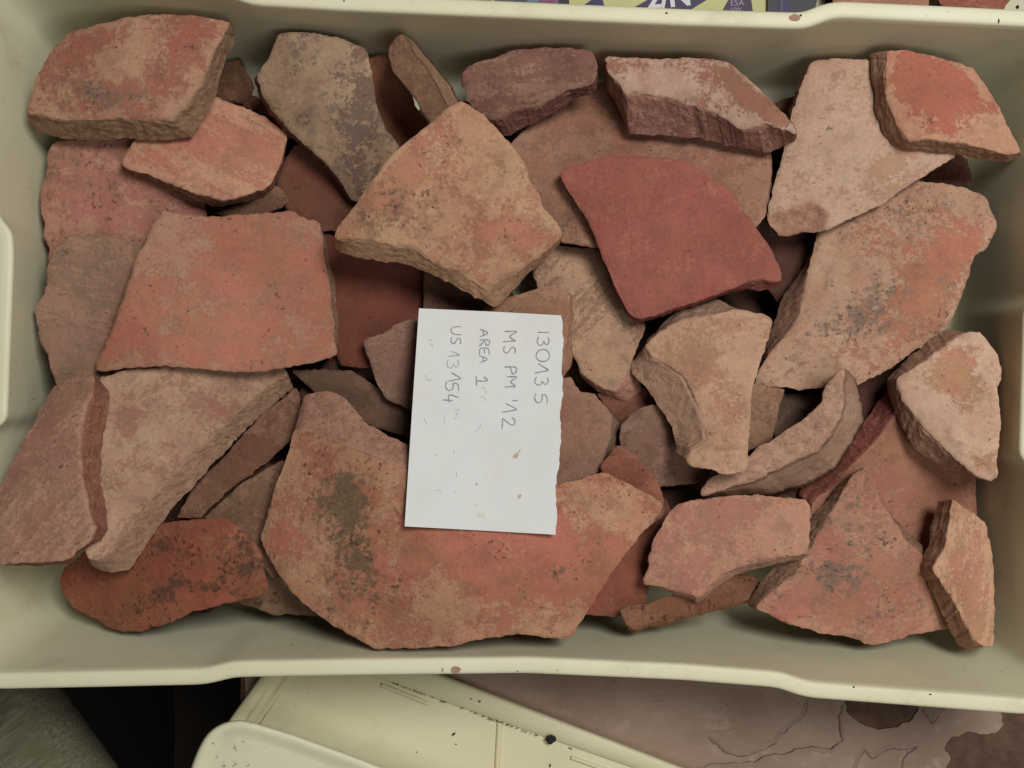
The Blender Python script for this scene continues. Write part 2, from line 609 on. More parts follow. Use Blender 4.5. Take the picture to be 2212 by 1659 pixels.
def sherd(seed, label, pts, mat_kw, th=0.012, R=0.30, ax=0.0, R2=None, tilt=None, zmin=0.0, patches=(), chips=(), top_break=False,
          jit=1.6, group=None, step=7.0, cat="pottery sherd", lift=0.0005, name="pottery_sherd", fixed=None):
    rnd = random.Random(seed)
    if R: R = R * 0.75
    if R2: R2 = R2 * 0.75
    P4 = []
    n0 = len(pts)
    area = sum(pts[i][0] * pts[(i + 1) % n0][1] - pts[(i + 1) % n0][0] * pts[i][1] for i in range(n0)) / 2
    sgn = 1 if area > 0 else -1
    for i, p in enumerate(pts):
        if len(p) == 4: P4.append(p)
        else:
            a, b = pts[i - 1], pts[(i + 1) % n0]
            tx, ty = b[0] - a[0], b[1] - a[1]
            L = math.hypot(tx, ty) or 1
            nx, ny = -ty / L * sgn, tx / L * sgn          # inward
            P4.append((p[0], p[1], nx * 5, ny * 5))
    lp = resample(P4, step)
    for _ in range(1):
        lp = 0.5 * lp + 0.25 * (np.roll(lp, 1, 0) + np.roll(lp, -1, 0))
    n = len(lp)
    tv = np.roll(lp[:, :2], -1, 0) - np.roll(lp[:, :2], 1, 0)
    tv = tv / (np.linalg.norm(tv, axis=1)[:, None] + 1e-9)
    nin = np.stack([-tv[:, 1], tv[:, 0]], 1) * sgn
    for i in range(n):
        k = noise.fractal(Vector((lp[i, 0] * 0.035, lp[i, 1] * 0.035, seed * 2.3)), 0.7, 2.1, 4)
        k2 = noise.noise(Vector((lp[i, 0] * 0.16, lp[i, 1] * 0.16, seed * 1.3 + 50)))
        lp[i, :2] += nin[i] * (k * 1.7 + k2 * 1.3) * jit
        lp[i, 2:] += nin[i] * (1.0 if top_break else 2.2) * noise.fractal(Vector((lp[i, 0] * 0.05, lp[i, 1] * 0.05, seed * 2.9 + 20)), 0.7, 2.1, 3)
    cu, cv = lp[:, 0].mean(), lp[:, 1].mean()
    ca, sa = math.cos(math.radians(ax)), math.sin(math.radians(ax))

    def curve(u, v):
        s = ((u - cu) * ca + (v - cv) * sa) * PXM
        t = (-(u - cu) * sa + (v - cv) * ca) * PXM
        z = 0
        if R: z = z - t * t / (2 * R)
        if R2: z = z - s * s / (2 * R2)
        return z
    # --- settle on what already lies in the crate
    outer = lp[:, :2] + lp[:, 2:]
    m_top = inside(lp[:, :2], gu, gv_)
    m_all = m_top | inside(outer, gu, gv_)
    uu, vv_, hh = gu[m_all], gv_[m_all], hmap[m_all]
    need = hh - curve(uu, vv_) + th + lift
    du, dv = uu - cu, vv_ - cv
    best = None
    if fixed is not None: need = need * 0
    if tilt is None:
        sl = np.linspace(-0.30, 0.30, 31) * PXM
        cand = [(a, b) for a in sl for b in sl]
    else:
        cand = [(tilt[0] * PXM, tilt[1] * PXM)]
    A = np.array(cand)
    for k0 in range(0, len(A), 128):
        if fixed is not None: best = (0, 0, 0, 0); break
        S = A[k0:k0 + 128]
        z0 = (need[None] - S[:, :1] * du[None] - S[:, 1:] * dv[None]).max(1)
        cost = z0 + 0.03 * (S ** 2).sum(1) / PXM ** 2
        i = int(cost.argmin())
        if best is None or cost[i] < best[0]: best = (cost[i], z0[i], S[i, 0], S[i, 1])
    _, z0, a, b = best
    z0 = max(z0, zmin)
    if fixed is not None: z0, a, b = fixed, 0.0, 0.0

    def ztop(u, v): return z0 + a * (u - cu) + b * (v - cv) + curve(u, v)
    hz = ztop(gu, gv_)
    if fixed is None: hmap[m_top] = np.maximum(hmap[m_top], hz[m_top])
    m_fl = m_all & ~m_top
    if fixed is None: hmap[m_fl] = np.maximum(hmap[m_fl], hz[m_fl] - th * 0.55)
    SHERD_INFO.append((seed, round(z0, 4), round(a / PXM, 3), round(b / PXM, 3)))
    # --- skin
    inset = lp[:, :2] + nin * 1.3
    x0, x1, y0, y1 = inset[:, 0].min(), inset[:, 0].max(), inset[:, 1].min(), inset[:, 1].max()
    gx, gy = np.meshgrid(np.arange(x0, x1, step), np.arange(y0, y1, step * 0.866), indexing='ij')
    gx = gx + (np.arange(gx.shape[1]) % 2)[None] * step / 2
    gx = gx.ravel() + np.array([rnd.uniform(-1, 1) for _ in range(gx.size)]) * step * 0.18
    gy = gy.ravel() + np.array([rnd.uniform(-1, 1) for _ in range(gy.size)]) * step * 0.18
    k = inside(inset, gx, gy)
    gx, gy = gx[k], gy[k]
    dd = seg_dist(gx, gy, inset)
    k = dd > step * 0.55
    inner = list(zip(gx[k], gy[k]))
    r = cdt_poly([tuple(p) for p in inset], (), inner)
    ov = np.array([(p.x, p.y) for p in r[0]])
    tri = [list(f) for f in r[2]]
    back = {}
    for oi, src in enumerate(r[3]):
        for s_ in src: back[s_] = oi
    edge_d = seg_dist(ov[:, 0], ov[:, 1], lp[:, :2])
    verts = []; side = []; edge = []; mp = []; md = []; mb = []
    chip_polys = [c[0] for c in chips]

    def masks(u, v):
        r_ = [0.0, 0.0, 0.0]
        for (pu, pv, ru, rv, ang, kind, st) in patches:
            c_, s_ = math.cos(math.radians(ang)), math.sin(math.radians(ang))
            x = ((u - pu) * c_ + (v - pv) * s_) / ru
            y = (-(u - pu) * s_ + (v - pv) * c_) / rv
            q = math.exp(-(x * x + y * y) ** 1.5 * 0.7)
            r_["pdb".index(kind)] += st * q
        return r_
    chip_f = np.zeros(len(ov)); chip_z = np.zeros(len(ov))
    for poly, depth in chips:
        ins = inside(poly, ov[:, 0], ov[:, 1])
        dist = seg_dist(ov[:, 0], ov[:, 1], poly)
        f = np.where(ins, np.clip(0.5 + dist / 10.0, 0, 1), np.clip(0.5 - dist / 10.0, 0, 1))
        chip_f = np.maximum(chip_f, f)
        chip_z = np.maximum(chip_z, np.where(ins, np.clip(dist / 25.0, 0, 1), 0) * depth)
    for i, (u, v) in enumerate(ov):
        z = ztop(u, v)
        z += 0.0009 * noise.fractal(Vector((u * 0.012, v * 0.012, seed * 5.1)), 0.8, 2.0, 3)
        z += 0.0003 * noise.fractal(Vector((u * 0.06, v * 0.06, seed * 7.7)), 0.8, 2.0, 2)
        if top_break: z += 0.0009 * noise.fractal(Vector((u * 0.05, v * 0.05, seed * 3.1)), 0.7, 2.0, 3)
        if chip_f[i] > 0.5: z += -chip_z[i] + 0.0007 * noise.fractal(Vector((u * 0.06, v * 0.06, seed * 1.1)), 0.7, 2.0, 3)
        z -= 0.0003 * math.exp(-max(0.0, edge_d[i] - 1.3) / 5.0)
        verts.append(P(u, v, z))
        side.append(1.0 if top_break else chip_f[i])
        edge.append(math.exp(-edge_d[i] / 22.0))
        m = masks(u, v); mp.append(m[0]); md.append(m[1]); mb.append(m[2])
    faces = []
    for f in tri:
        A_, B_, C_ = [Vector(verts[i]) for i in f]
        if (B_ - A_).cross(C_ - A_).z < 0: f.reverse()
        faces.append(f)
    top_ids = [back[i] for i in range(n)]
    rings = [top_ids]
    srings = [0.0, 0.1, 0.22, 0.36, 0.5, 0.66, 0.82, 1.0]
    for q, s in enumerate(srings):
        ids = []
        for i in range(n):
            u = lp[i, 0] + lp[i, 2] * s; v = lp[i, 1] + lp[i, 3] * s
            if 0 < q < len(srings) - 1:
                kk = (0.6 if top_break else 1.7) * noise.fractal(Vector((lp[i, 0] * 0.022, lp[i, 1] * 0.022, seed * 1.7 + q * 0.45)), 0.6, 2.3, 4)
                u -= nin[i, 0] * kk; v -= nin[i, 1] * kk
            zt = ztop(lp[i, 0], lp[i, 1]) - 0.0003
            z = zt - 0.0005 - (th - 0.0008) * s
            if 0 < q < len(srings) - 1: z += (0.0002 if top_break else 0.0006) * noise.fractal(Vector((u * 0.045, v * 0.045, seed * 0.7 + q)), 0.6, 2.1, 3)
            ids.append(len(verts)); verts.append(P(u, v, z))
            sv = 0.42 if q == 0 else 1.0
            if top_break: sv = 0.6 if q == 0 else 0.0
            side.append(sv)
            edge.append(1.0)
            m = masks(u, v); mp.append(m[0]); md.append(m[1]); mb.append(m[2])
        rings.append(ids)
    ccw = sgn < 0
    for r0, r1 in zip(rings[:-1], rings[1:]):
        for i in range(n):
            j = (i + 1) % n
            f = (r0[i], r1[i], r1[j], r0[j])
            faces.append(f if ccw else f[::-1])
    # underside
    bl = [(lp[i, 0] + lp[i, 2], lp[i, 1] + lp[i, 3]) for i in range(n)]
    rb = cdt_poly(bl, (), inner[::9])
    last = rings[-1]
    mapb = {}
    for oi, src in enumerate(rb[3]):
        i0 = min(src) if src else -1
        if 0 <= i0 < n: mapb[oi] = last[i0]
        else:
            u, v = rb[0][oi].x, rb[0][oi].y
            mapb[oi] = len(verts); verts.append(P(u, v, ztop(u, v) - th))
            side.append(0.0); edge.append(0.0); mp.append(0.0); md.append(0.0); mb.append(0.0)
    for f in rb[2]:
        g = [mapb[i] for i in f]
        if len(set(g)) < 3: continue
        A_, B_, C_ = [Vector(verts[i]) for i in g]
        if (B_ - A_).cross(C_ - A_).z > 0: g.reverse()
        faces.append(g)
    loc = P(cu, cv, z0 - th)
    if group and group in CLAY: mt = CLAY[group]
    else: mt = clay_material(seed, **mat_kw)
    if group: CLAY[group] = mt
    o = mesh_obj(name, verts, faces, mt, None, True, loc)
    nt_ = len(tri)
    o.data.polygons.foreach_set("use_smooth", [top_break or k_ < nt_ for k_ in range(len(faces))])
    for nm, arr in (("side", side), ("edge", edge), ("m_pale", mp), ("m_dark", md), ("m_base", mb)):
        at = o.data.attributes.new(nm, 'FLOAT', 'POINT')
        at.data.foreach_set("value", arr)
    tag(o, label, cat, group)
    return o


def K(base, pale, dark, brk, **kw):
    d = dict(base=clay(base), pale=clay(pale), dark=clay(dark), brk=clay(brk, 1.65))  # extra gain paints missing side light into the fracture colour
    d.update(kw)
    return d


GD = "sherds buried at the bottom of the crate"
GL = "dark sherd buried deep in the pile, glimpsed only through gaps"
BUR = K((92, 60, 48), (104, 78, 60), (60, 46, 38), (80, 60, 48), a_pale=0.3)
fx = 0
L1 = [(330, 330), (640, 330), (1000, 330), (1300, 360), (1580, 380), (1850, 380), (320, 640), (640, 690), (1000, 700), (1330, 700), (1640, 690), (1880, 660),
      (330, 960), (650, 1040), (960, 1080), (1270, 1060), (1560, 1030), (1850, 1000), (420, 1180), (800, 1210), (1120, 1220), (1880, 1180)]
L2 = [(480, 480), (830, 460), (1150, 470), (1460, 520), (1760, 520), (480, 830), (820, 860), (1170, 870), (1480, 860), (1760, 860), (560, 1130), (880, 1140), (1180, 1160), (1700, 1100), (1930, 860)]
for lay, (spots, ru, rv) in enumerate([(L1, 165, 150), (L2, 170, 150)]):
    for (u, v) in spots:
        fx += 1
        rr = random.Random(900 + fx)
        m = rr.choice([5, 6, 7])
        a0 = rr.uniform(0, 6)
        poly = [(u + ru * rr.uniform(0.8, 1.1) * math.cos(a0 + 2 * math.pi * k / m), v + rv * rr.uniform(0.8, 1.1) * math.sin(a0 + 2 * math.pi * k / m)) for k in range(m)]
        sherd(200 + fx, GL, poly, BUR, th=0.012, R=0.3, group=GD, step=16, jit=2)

S = sherd
# --- the deep ones seen in the gaps
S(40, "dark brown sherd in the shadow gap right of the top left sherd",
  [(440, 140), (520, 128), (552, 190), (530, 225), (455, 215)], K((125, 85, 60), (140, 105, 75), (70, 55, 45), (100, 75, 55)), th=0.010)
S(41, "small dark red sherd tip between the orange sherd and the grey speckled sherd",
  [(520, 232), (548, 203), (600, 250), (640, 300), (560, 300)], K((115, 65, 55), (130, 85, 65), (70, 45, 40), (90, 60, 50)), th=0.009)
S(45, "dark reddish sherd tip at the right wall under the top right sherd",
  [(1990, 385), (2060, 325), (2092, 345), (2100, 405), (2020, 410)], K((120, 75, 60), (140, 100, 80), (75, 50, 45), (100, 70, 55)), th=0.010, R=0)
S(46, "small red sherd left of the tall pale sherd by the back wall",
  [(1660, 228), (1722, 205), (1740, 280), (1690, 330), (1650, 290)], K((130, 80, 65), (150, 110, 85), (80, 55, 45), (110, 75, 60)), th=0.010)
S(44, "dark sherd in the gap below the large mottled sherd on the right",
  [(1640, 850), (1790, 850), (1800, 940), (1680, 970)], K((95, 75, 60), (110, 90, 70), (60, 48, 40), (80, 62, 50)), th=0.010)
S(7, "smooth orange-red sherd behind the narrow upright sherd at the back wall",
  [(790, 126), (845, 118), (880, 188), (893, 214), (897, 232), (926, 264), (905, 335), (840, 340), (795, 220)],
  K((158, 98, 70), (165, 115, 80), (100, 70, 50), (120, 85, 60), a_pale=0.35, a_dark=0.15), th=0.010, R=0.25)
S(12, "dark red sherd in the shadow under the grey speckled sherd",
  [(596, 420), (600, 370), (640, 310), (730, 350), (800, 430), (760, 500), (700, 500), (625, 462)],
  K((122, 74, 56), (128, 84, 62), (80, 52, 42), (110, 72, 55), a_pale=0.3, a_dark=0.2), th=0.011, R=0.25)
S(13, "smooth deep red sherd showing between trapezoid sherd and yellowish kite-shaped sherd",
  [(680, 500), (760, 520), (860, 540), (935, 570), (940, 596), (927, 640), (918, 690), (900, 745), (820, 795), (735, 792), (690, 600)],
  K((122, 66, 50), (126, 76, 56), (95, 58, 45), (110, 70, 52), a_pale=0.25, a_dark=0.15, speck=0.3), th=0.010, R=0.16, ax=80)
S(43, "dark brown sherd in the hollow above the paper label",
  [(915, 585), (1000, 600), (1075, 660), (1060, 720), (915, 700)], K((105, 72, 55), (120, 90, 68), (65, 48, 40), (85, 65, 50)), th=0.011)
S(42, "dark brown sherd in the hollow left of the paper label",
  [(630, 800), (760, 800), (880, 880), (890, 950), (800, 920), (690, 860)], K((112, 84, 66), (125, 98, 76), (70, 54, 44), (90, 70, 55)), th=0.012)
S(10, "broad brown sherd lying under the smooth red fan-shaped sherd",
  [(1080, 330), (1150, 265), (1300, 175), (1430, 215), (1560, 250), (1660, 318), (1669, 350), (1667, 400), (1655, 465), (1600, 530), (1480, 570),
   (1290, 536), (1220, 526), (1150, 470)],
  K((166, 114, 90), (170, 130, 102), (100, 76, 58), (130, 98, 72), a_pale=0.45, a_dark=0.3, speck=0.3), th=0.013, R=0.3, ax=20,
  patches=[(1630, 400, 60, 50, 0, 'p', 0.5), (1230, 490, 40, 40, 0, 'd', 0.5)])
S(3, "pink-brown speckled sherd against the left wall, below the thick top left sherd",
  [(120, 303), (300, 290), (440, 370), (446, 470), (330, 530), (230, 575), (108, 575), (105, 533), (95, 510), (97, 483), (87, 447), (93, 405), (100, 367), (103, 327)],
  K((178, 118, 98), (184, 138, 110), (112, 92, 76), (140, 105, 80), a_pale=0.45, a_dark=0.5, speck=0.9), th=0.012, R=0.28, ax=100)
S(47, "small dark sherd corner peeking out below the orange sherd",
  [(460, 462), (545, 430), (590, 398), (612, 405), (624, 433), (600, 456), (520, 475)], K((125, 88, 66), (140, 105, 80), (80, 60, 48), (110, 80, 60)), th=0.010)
S(4, "grey-brown streaky sherd at the left wall under the trapezoid sherd",
  [(148, 512), (230, 508), (320, 530), (350, 640), (310, 780), (215, 838), (125, 834), (110, 800), (100, 760), (87, 740), (78, 686), (72, 668), (97, 636), (103, 580), (114, 540)],
  K((152, 118, 94), (166, 128, 100), (122, 104, 86), (135, 100, 78), a_pale=0.4, a_dark=0.50, streak=-15), th=0.012, R=0.22, ax=100)
S(30, "dark red sherd in the gap right of the big sherd carrying the paper",
  [(1200, 1320), (1290, 1180), (1440, 1075), (1455, 1130), (1405, 1250), (1395, 1305), (1330, 1331), (1265, 1329)],
  K((140, 78, 58), (146, 92, 68), (90, 58, 46), (110, 70, 55), a_pale=0.25, a_dark=0.2), th=0.010, R=0.2, ax=60)
S(29, "brown gritty sherd under the left tip of the big bottom sherd",
  [(480, 1290), (540, 1180), (620, 1170), (720, 1290), (692, 1331), (623, 1325), (597, 1330), (550, 1313)],
  K((128, 100, 76), (145, 115, 86), (80, 64, 50), (110, 86, 66), speck=0.8, a_dark=0.5), th=0.011)
S(28, "brown sherd wedged left of the big bottom sherd",
  [(440, 1120), (520, 1046), (612, 993), (660, 1020), (660, 1230), (590, 1250), (520, 1170)],
  K((135, 100, 76), (150, 116, 88), (85, 66, 52), (110, 84, 64), a_dark=0.45), th=0.011)
S(27, "dark brown sherd below the diagonal edge of the long pale sherd",
  [(380, 1120), (420, 1050), (500, 970), (560, 900), (640, 836), (652, 862), (630, 950), (570, 1005), (490, 1062), (430, 1120)],
  K((128, 88, 68), (145, 108, 82), (82, 60, 48), (105, 78, 60), a_pale=0.35, a_dark=0.4), th=0.012, R=0.2, ax=-45)
S(24, "rusty orange sherd with black marks in the lower left corner",
  [(140, 1225), (200, 1180), (353, 1128), (393, 1124), (490, 1117), (510, 1133), (547, 1166), (563, 1186), (570, 1236), (582, 1273), (573, 1283), (493, 1304), (417, 1321),
   (377, 1343), (310, 1361), (267, 1364), (233, 1356), (200, 1333), (163, 1316), (137, 1286), (128, 1253)],
  K((154, 88, 60), (160, 106, 76), (86, 62, 46), (130, 82, 58), a_pale=0.3, a_dark=0.45, speck=0.8), th=0.012, R=0.2, ax=70, R2=0.3,
  patches=[(330, 1295, 60, 18, -30, 'd', 0.6), (440, 1265, 70, 14, 10, 'd', 0.5), (520, 1190, 30, 60, -20, 'd', 0.4), (340, 1180, 40, 20, 0, 'd', 0.5)])
S(48, "dark red sherd in the gap behind the bone-shaped pale sherd",
  [(1290, 850), (1390, 835), (1440, 900), (1420, 935), (1340, 930)], K((120, 72, 55), (130, 86, 65), (80, 52, 42), (95, 66, 50)), th=0.010)
S(31, "dull brown sherd left of and below the bone-shaped pale sherd",
  [(1336, 925), (1380, 880), (1450, 870), (1540, 960), (1525, 1038), (1475, 1049), (1420, 1051), (1345, 1005)],
  K((140, 104, 84), (148, 116, 94), (92, 72, 58), (110, 86, 66), a_dark=0.45), th=0.012)
S(32, "brown sherd showing right of the bone-shaped pale sherd",
  [(1580, 820), (1695, 842), (1690, 866), (1677, 906), (1667, 950), (1630, 968), (1580, 990)], K((145, 108, 82), (160, 124, 94), (95, 74, 58), (120, 92, 70), a_dark=0.45), th=0.011)
S(22, "grey-brown sherd jutting out left from under the paper label",
  [(787, 732), (827, 720), (860, 698), (905, 686), (1010, 700), (1010, 860), (940, 898), (890, 885), (834, 862), (817, 830), (800, 786), (785, 742)],
  K((152, 114, 96), (160, 126, 104), (108, 86, 70), (120, 94, 74), a_dark=0.3, speck=0.3), th=0.010, R=0.3)
S(19, "pale striped sherd under the point of the smooth red sherd",
  [(1150, 590), (1185, 528), (1300, 540), (1390, 680), (1392, 715), (1370, 770), (1352, 815, 35, 30), (1327, 846, 27, 25), (1304, 840, 10, 18), (1257, 810, 0, 8), (1240, 773), (1225, 720),
   (1215, 660), (1165, 630)],
  K((156, 118, 94), (190, 156, 120), (124, 100, 80), (160, 114, 92), a_pale=0.56, a_dark=0.35, streak=50), th=0.012, R=0.3, ax=40,
  patches=[(1300, 790, 60, 60, 0, 'p', 0.7)])
S(21, "brown sherd right of the lower half of the paper label",
  [(1120, 840), (1234, 812), (1250, 846), (1284, 850), (1304, 873), (1322, 900, 17, 14), (1318, 950, 19, 3), (1302, 985, 22, 2), (1298, 1018, 20, 5), (1217, 1050), (1120, 1040)],
  K((164, 118, 96), (168, 132, 106), (118, 98, 80), (135, 108, 84), a_dark=0.4), th=0.014, R=0.35)
S(20, "pinkish sherd corner above and right of the paper label's top edge",
  [(1040, 668), (1090, 646), (1160, 623), (1204, 621), (1227, 630, 6, 4), (1232, 673, 6, 4), (1225, 720, 10, 10), (1215, 770, 20, 20), (1205, 840), (1100, 840), (1040, 740)],
  K((168, 122, 94), (178, 136, 104), (120, 94, 74), (160, 122, 92), a_dark=0.35), th=0.012)
S(49, "red porous sherd peeking out behind the right end of the big bottom sherd",
  [(1295, 1010), (1335, 958), (1375, 985), (1410, 1020), (1436, 1075), (1432, 1097), (1330, 1075)], K((150, 88, 66), (156, 100, 76), (95, 62, 48), (130, 80, 60), speck=0.9), th=0.010)
S(34, "red-brown bowl wall sherd, hollow side up with a dark red edge band, right side",
  [(1938, 878, -24, -34), (1915, 920, -30, -34), (1892, 953, -32, -32), (1842, 1003, -34, -28), (1800, 1045, -34, -24), (1752, 1086, -30, -20), (1735, 1150), (1850, 1270), (2000, 1240), (2110, 1118), (2106, 1030), (2050, 960), (1990, 900)],
  K((168, 112, 86), (172, 124, 96), (110, 74, 58), (118, 62, 50), a_pale=0.4, a_dark=0.2, speck=0.4), th=0.011, R=-0.16, ax=-45)
S(37, "narrow dark rust sherd lying flat near the front wall",
  [(1337, 1316), (1404, 1299), (1475, 1280), (1555, 1245), (1622, 1239), (1638, 1253), (1660, 1281), (1652, 1285, 2, 5), (1575, 1306, 0, 8), (1475, 1330, 0, 9), (1370, 1358, 0, 9), (1355, 1355, 0, 7), (1347, 1337)],
  K((132, 84, 60), (140, 98, 70), (85, 58, 44), (150, 104, 74), a_dark=0.5, speck=0.9), th=0.012, R=0)
S(38, "large pink triangular sherd with grey blotches, point toward the back, lower right",
  [(1872, 1003), (1882, 1013), (1895, 1043), (1898, 1066), (1912, 1100), (1942, 1139, 6, -4), (1958, 1169, 10, -10), (1985, 1189, 10, -10), (2040, 1250), (2050, 1358), (2015, 1364), (1968, 1373), (1912, 1391), (1875, 1393),
   (1855, 1383), (1818, 1373), (1775, 1369), (1725, 1354), (1682, 1339), (1632, 1313, -16, -4), (1650, 1292, -25, -5), (1682, 1265, -35, -12), (1715, 1235, -45, -10), (1748, 1185, -30, -30), (1768, 1150, -25, -15),
   (1795, 1106, -32, 0), (1808, 1086, -26, 0), (1825, 1050, -14, 0), (1842, 1026, -6, 0)],
  K((184, 122, 98), (190, 144, 112), (118, 104, 88), (135, 104, 80), a_pale=0.42, a_dark=0.5, speck=0.7), th=0.013, R=0.22, ax=95,
  patches=[(1930, 1170, 40, 25, 40, 'p', 0.6), (1790, 1230, 50, 40, 0, 'd', 0.45), (1900, 1340, 60, 30, 0, 'd', 0.3)])
S(17, "large mottled cream and orange sherd with grey soot, right side of the pile",
  [(1860, 460), (1975, 390), (2042, 397), (2088, 407), (2128, 423), (2142, 457), (2153, 477), (2152, 500), (2128, 537), (2105, 552), (2098, 570), (2095, 590), (2075, 643), (2052, 696), (2025, 720), (1968, 763), (1908, 806),
   (1855, 830), (1775, 838), (1732, 843), (1692, 836), (1628, 833, -2, 2), (1635, 806, -6, 0), (1665, 760, -20, 0), (1708, 713, -45, 0), (1728, 676, -52, 10), (1735, 620, -42, 15), (1745, 580, -12, 0), (1755, 553, -8, 0), (1765, 500)],
  K((190, 122, 92), (196, 162, 128), (124, 106, 90), (126, 90, 70), a_pale=0.80, a_dark=0.45, speck=0.6), th=0.014, R=0.20, ax=-50, R2=0.5,
  patches=[(2060, 540, 60, 120, 20, 'b', 0.4), (1990, 640, 60, 120, 30, 'b', 0.3), (1860, 690, 90, 45, -25, 'd', 0.6), (1960, 470, 50, 60, 0, 'd', 0.25), (1780, 600, 50, 110, 10, 'p', 0.4), (2090, 420, 50, 30, 0, 'p', 0.5)])
S(14, "tall pale pinkish-cream sherd leaning at the back wall, chipped at its lower corner",
  [(1748, 137, -5, 5), (1768, 128), (1808, 127), (1872, 128), (1960, 190), (2068, 337), (2008, 373), (1948, 410), (1898, 447), (1842, 470), (1788, 497), (1765, 502), (1735, 500), (1705, 510), (1682, 510), (1675, 500),
   (1655, 477), (1662, 443), (1672, 393), (1688, 347), (1700, 300), (1713, 240, -8, 5), (1728, 195, -10, 3), (1738, 165, -8, 3)],
  K((188, 140, 112), (200, 168, 138), (150, 130, 108), (158, 116, 92), a_pale=0.80, a_dark=0.30, speck=0.25), th=0.013, R=0.30, ax=120,
  patches=[(1930, 350, 60, 20, -30, 'b', 0.6), (1800, 300, 60, 80, 0, 'p', 0.3), (1960, 390, 60, 14, -32, 'b', 0.4)],
  chips=[([(1640, 480), (1682, 530), (1735, 520), (1778, 510), (1794, 462), (1772, 443), (1752, 435), (1702, 453), (1665, 466)], 0.004)])
S(33, "curved rim sherd lying on its side, arching like a banana, right of centre",
  [(1812, 800), (1824, 796, 10, 5), (1822, 830, 33, 5), (1825, 860, 38, 5), (1815, 905, 53, 5), (1795, 943, 48, 15), (1765, 973, 43, 38), (1708, 1000, 46, 46), (1635, 1036, 40, 33), (1575, 1055, 28, 18), (1515, 1074, 0, 3),
   (1512, 1060), (1532, 1033), (1615, 990), (1642, 958), (1662, 953), (1708, 923), (1758, 886), (1775, 860), (1785, 826)],
  K((172, 132, 106), (180, 146, 116), (125, 102, 84), (178, 138, 112), a_pale=0.5, a_dark=0.3), th=0.020, R=0, top_break=True, jit=2)
S(18, "pale bone-shaped sherd with a broken hollow on its left, right of the paper label",
  [(1475, 691, -5, -28), (1530, 682, 20, -38), (1585, 669, 0, -3), (1615, 671), (1655, 681), (1667, 690), (1662, 720), (1652, 753), (1642, 783), (1625, 840), (1622, 896), (1617, 946), (1617, 1008), (1608, 1020), (1565, 1026),
   (1542, 1016), (1502, 1010), (1480, 998, -18, -15), (1492, 972, -33, -15), (1528, 953, -70, -8), (1518, 905, -70, 10), (1495, 853, -76, 20), (1475, 813, -82, 20), (1444, 790, -78, 18), (1404, 770, -43, 16), (1395, 746, -12, 20), (1425, 714, -28, 18)],
  K((192, 140, 108), (204, 168, 130), (145, 116, 92), (162, 128, 102), a_pale=0.74, a_dark=0.2, speck=0.4), th=0.016, R=0.3, ax=90,
  patches=[(1510, 760, 40, 50, 30, 'b', 0.4), (1580, 880, 30, 50, 0, 'b', 0.3), (1610, 780, 40, 60, 0, 'p', 0.3)])
S(25, "long pale sherd with a thick diagonal broken edge, lower left",
  [(213, 816), (283, 796), (450, 782), (600, 786), (623, 803, 14, 33), (560, 846, 33, 24), (500, 903, 33, 23), (417, 983, 55, 7), (347, 1046, 60, 14), (307, 1103, 56, 4), (277, 1139, 46, 27), (247, 1176, 38, 50), (222, 1208, 20, 32),
   (195, 1212, 4, 14), (183, 1193), (215, 1100), (205, 1000), (210, 900)],
  K((168, 120, 96), (184, 152, 118), (130, 108, 88), (146, 114, 88), a_pale=0.72, a_dark=0.35, speck=0.3), th=0.014, R=0.35, ax=-50,
  patches=[(280, 895, 25, 14, -10, 'b', 0.8), (435, 880, 18, 16, 0, 'b', 0.9), (275, 930, 14, 12, 0, 'b', 0.8)])
S(26, "brown ridged sherd leaning against the left wall at the lower left",
  [(123, 830), (177, 808), (202, 810, 8, 8), (203, 840, 34, 5), (185, 885, 50, 5), (176, 940, 46, 0), (174, 1000, 43, 0), (185, 1060, 35, 0), (195, 1110, 38, 0), (208, 1140, 25, 5), (200, 1165, 20, 0), (167, 1190, 0, 6), (157, 1205, -2, 10),
   (110, 1215, 0, 7), (33, 1216, 0, 6), (-4, 1221), (-12, 1075), (0, 1050), (17, 1016), (50, 953), (87, 886), (113, 840)],
  K((162, 118, 94), (182, 142, 112), (126, 94, 76), (136, 88, 68), a_pale=0.5, a_dark=0.4, streak=50, speck=0.5), th=0.014, R=0.25, ax=-60)
S(5, "large salmon-orange trapezoid sherd on the left, lying flat",
  [(353, 453), (380, 460), (420, 468), (467, 468), (533, 463), (633, 457), (663, 472), (690, 482, 3, 3), (697, 513, 10, 10), (698, 553, 12, 5), (710, 610, 13, 6), (717, 686, 13, 4), (724, 740, 7, 10), (733, 765), (670, 786), (627, 793), (573, 803),
   (493, 801), (400, 793), (360, 790), (273, 795), (233, 803), (207, 800), (208, 783), (240, 720), (267, 636), (293, 563), (320, 510), (327, 493)],
  K((186, 116, 90), (178, 138, 106), (142, 112, 92), (140, 108, 82), a_pale=0.36, a_dark=0.36, speck=0.55, edge=0.25), th=0.012, R=0.30, ax=90,
  patches=[(590, 775, 110, 22, -3, 'd', 0.5), (400, 700, 70, 40, 0, 'd', 0.3), (500, 570, 60, 50, 0, 'b', 0.3), (340, 510, 30, 40, 0, 'p', 0.5), (650, 500, 50, 30, 0, 'p', 0.4)])
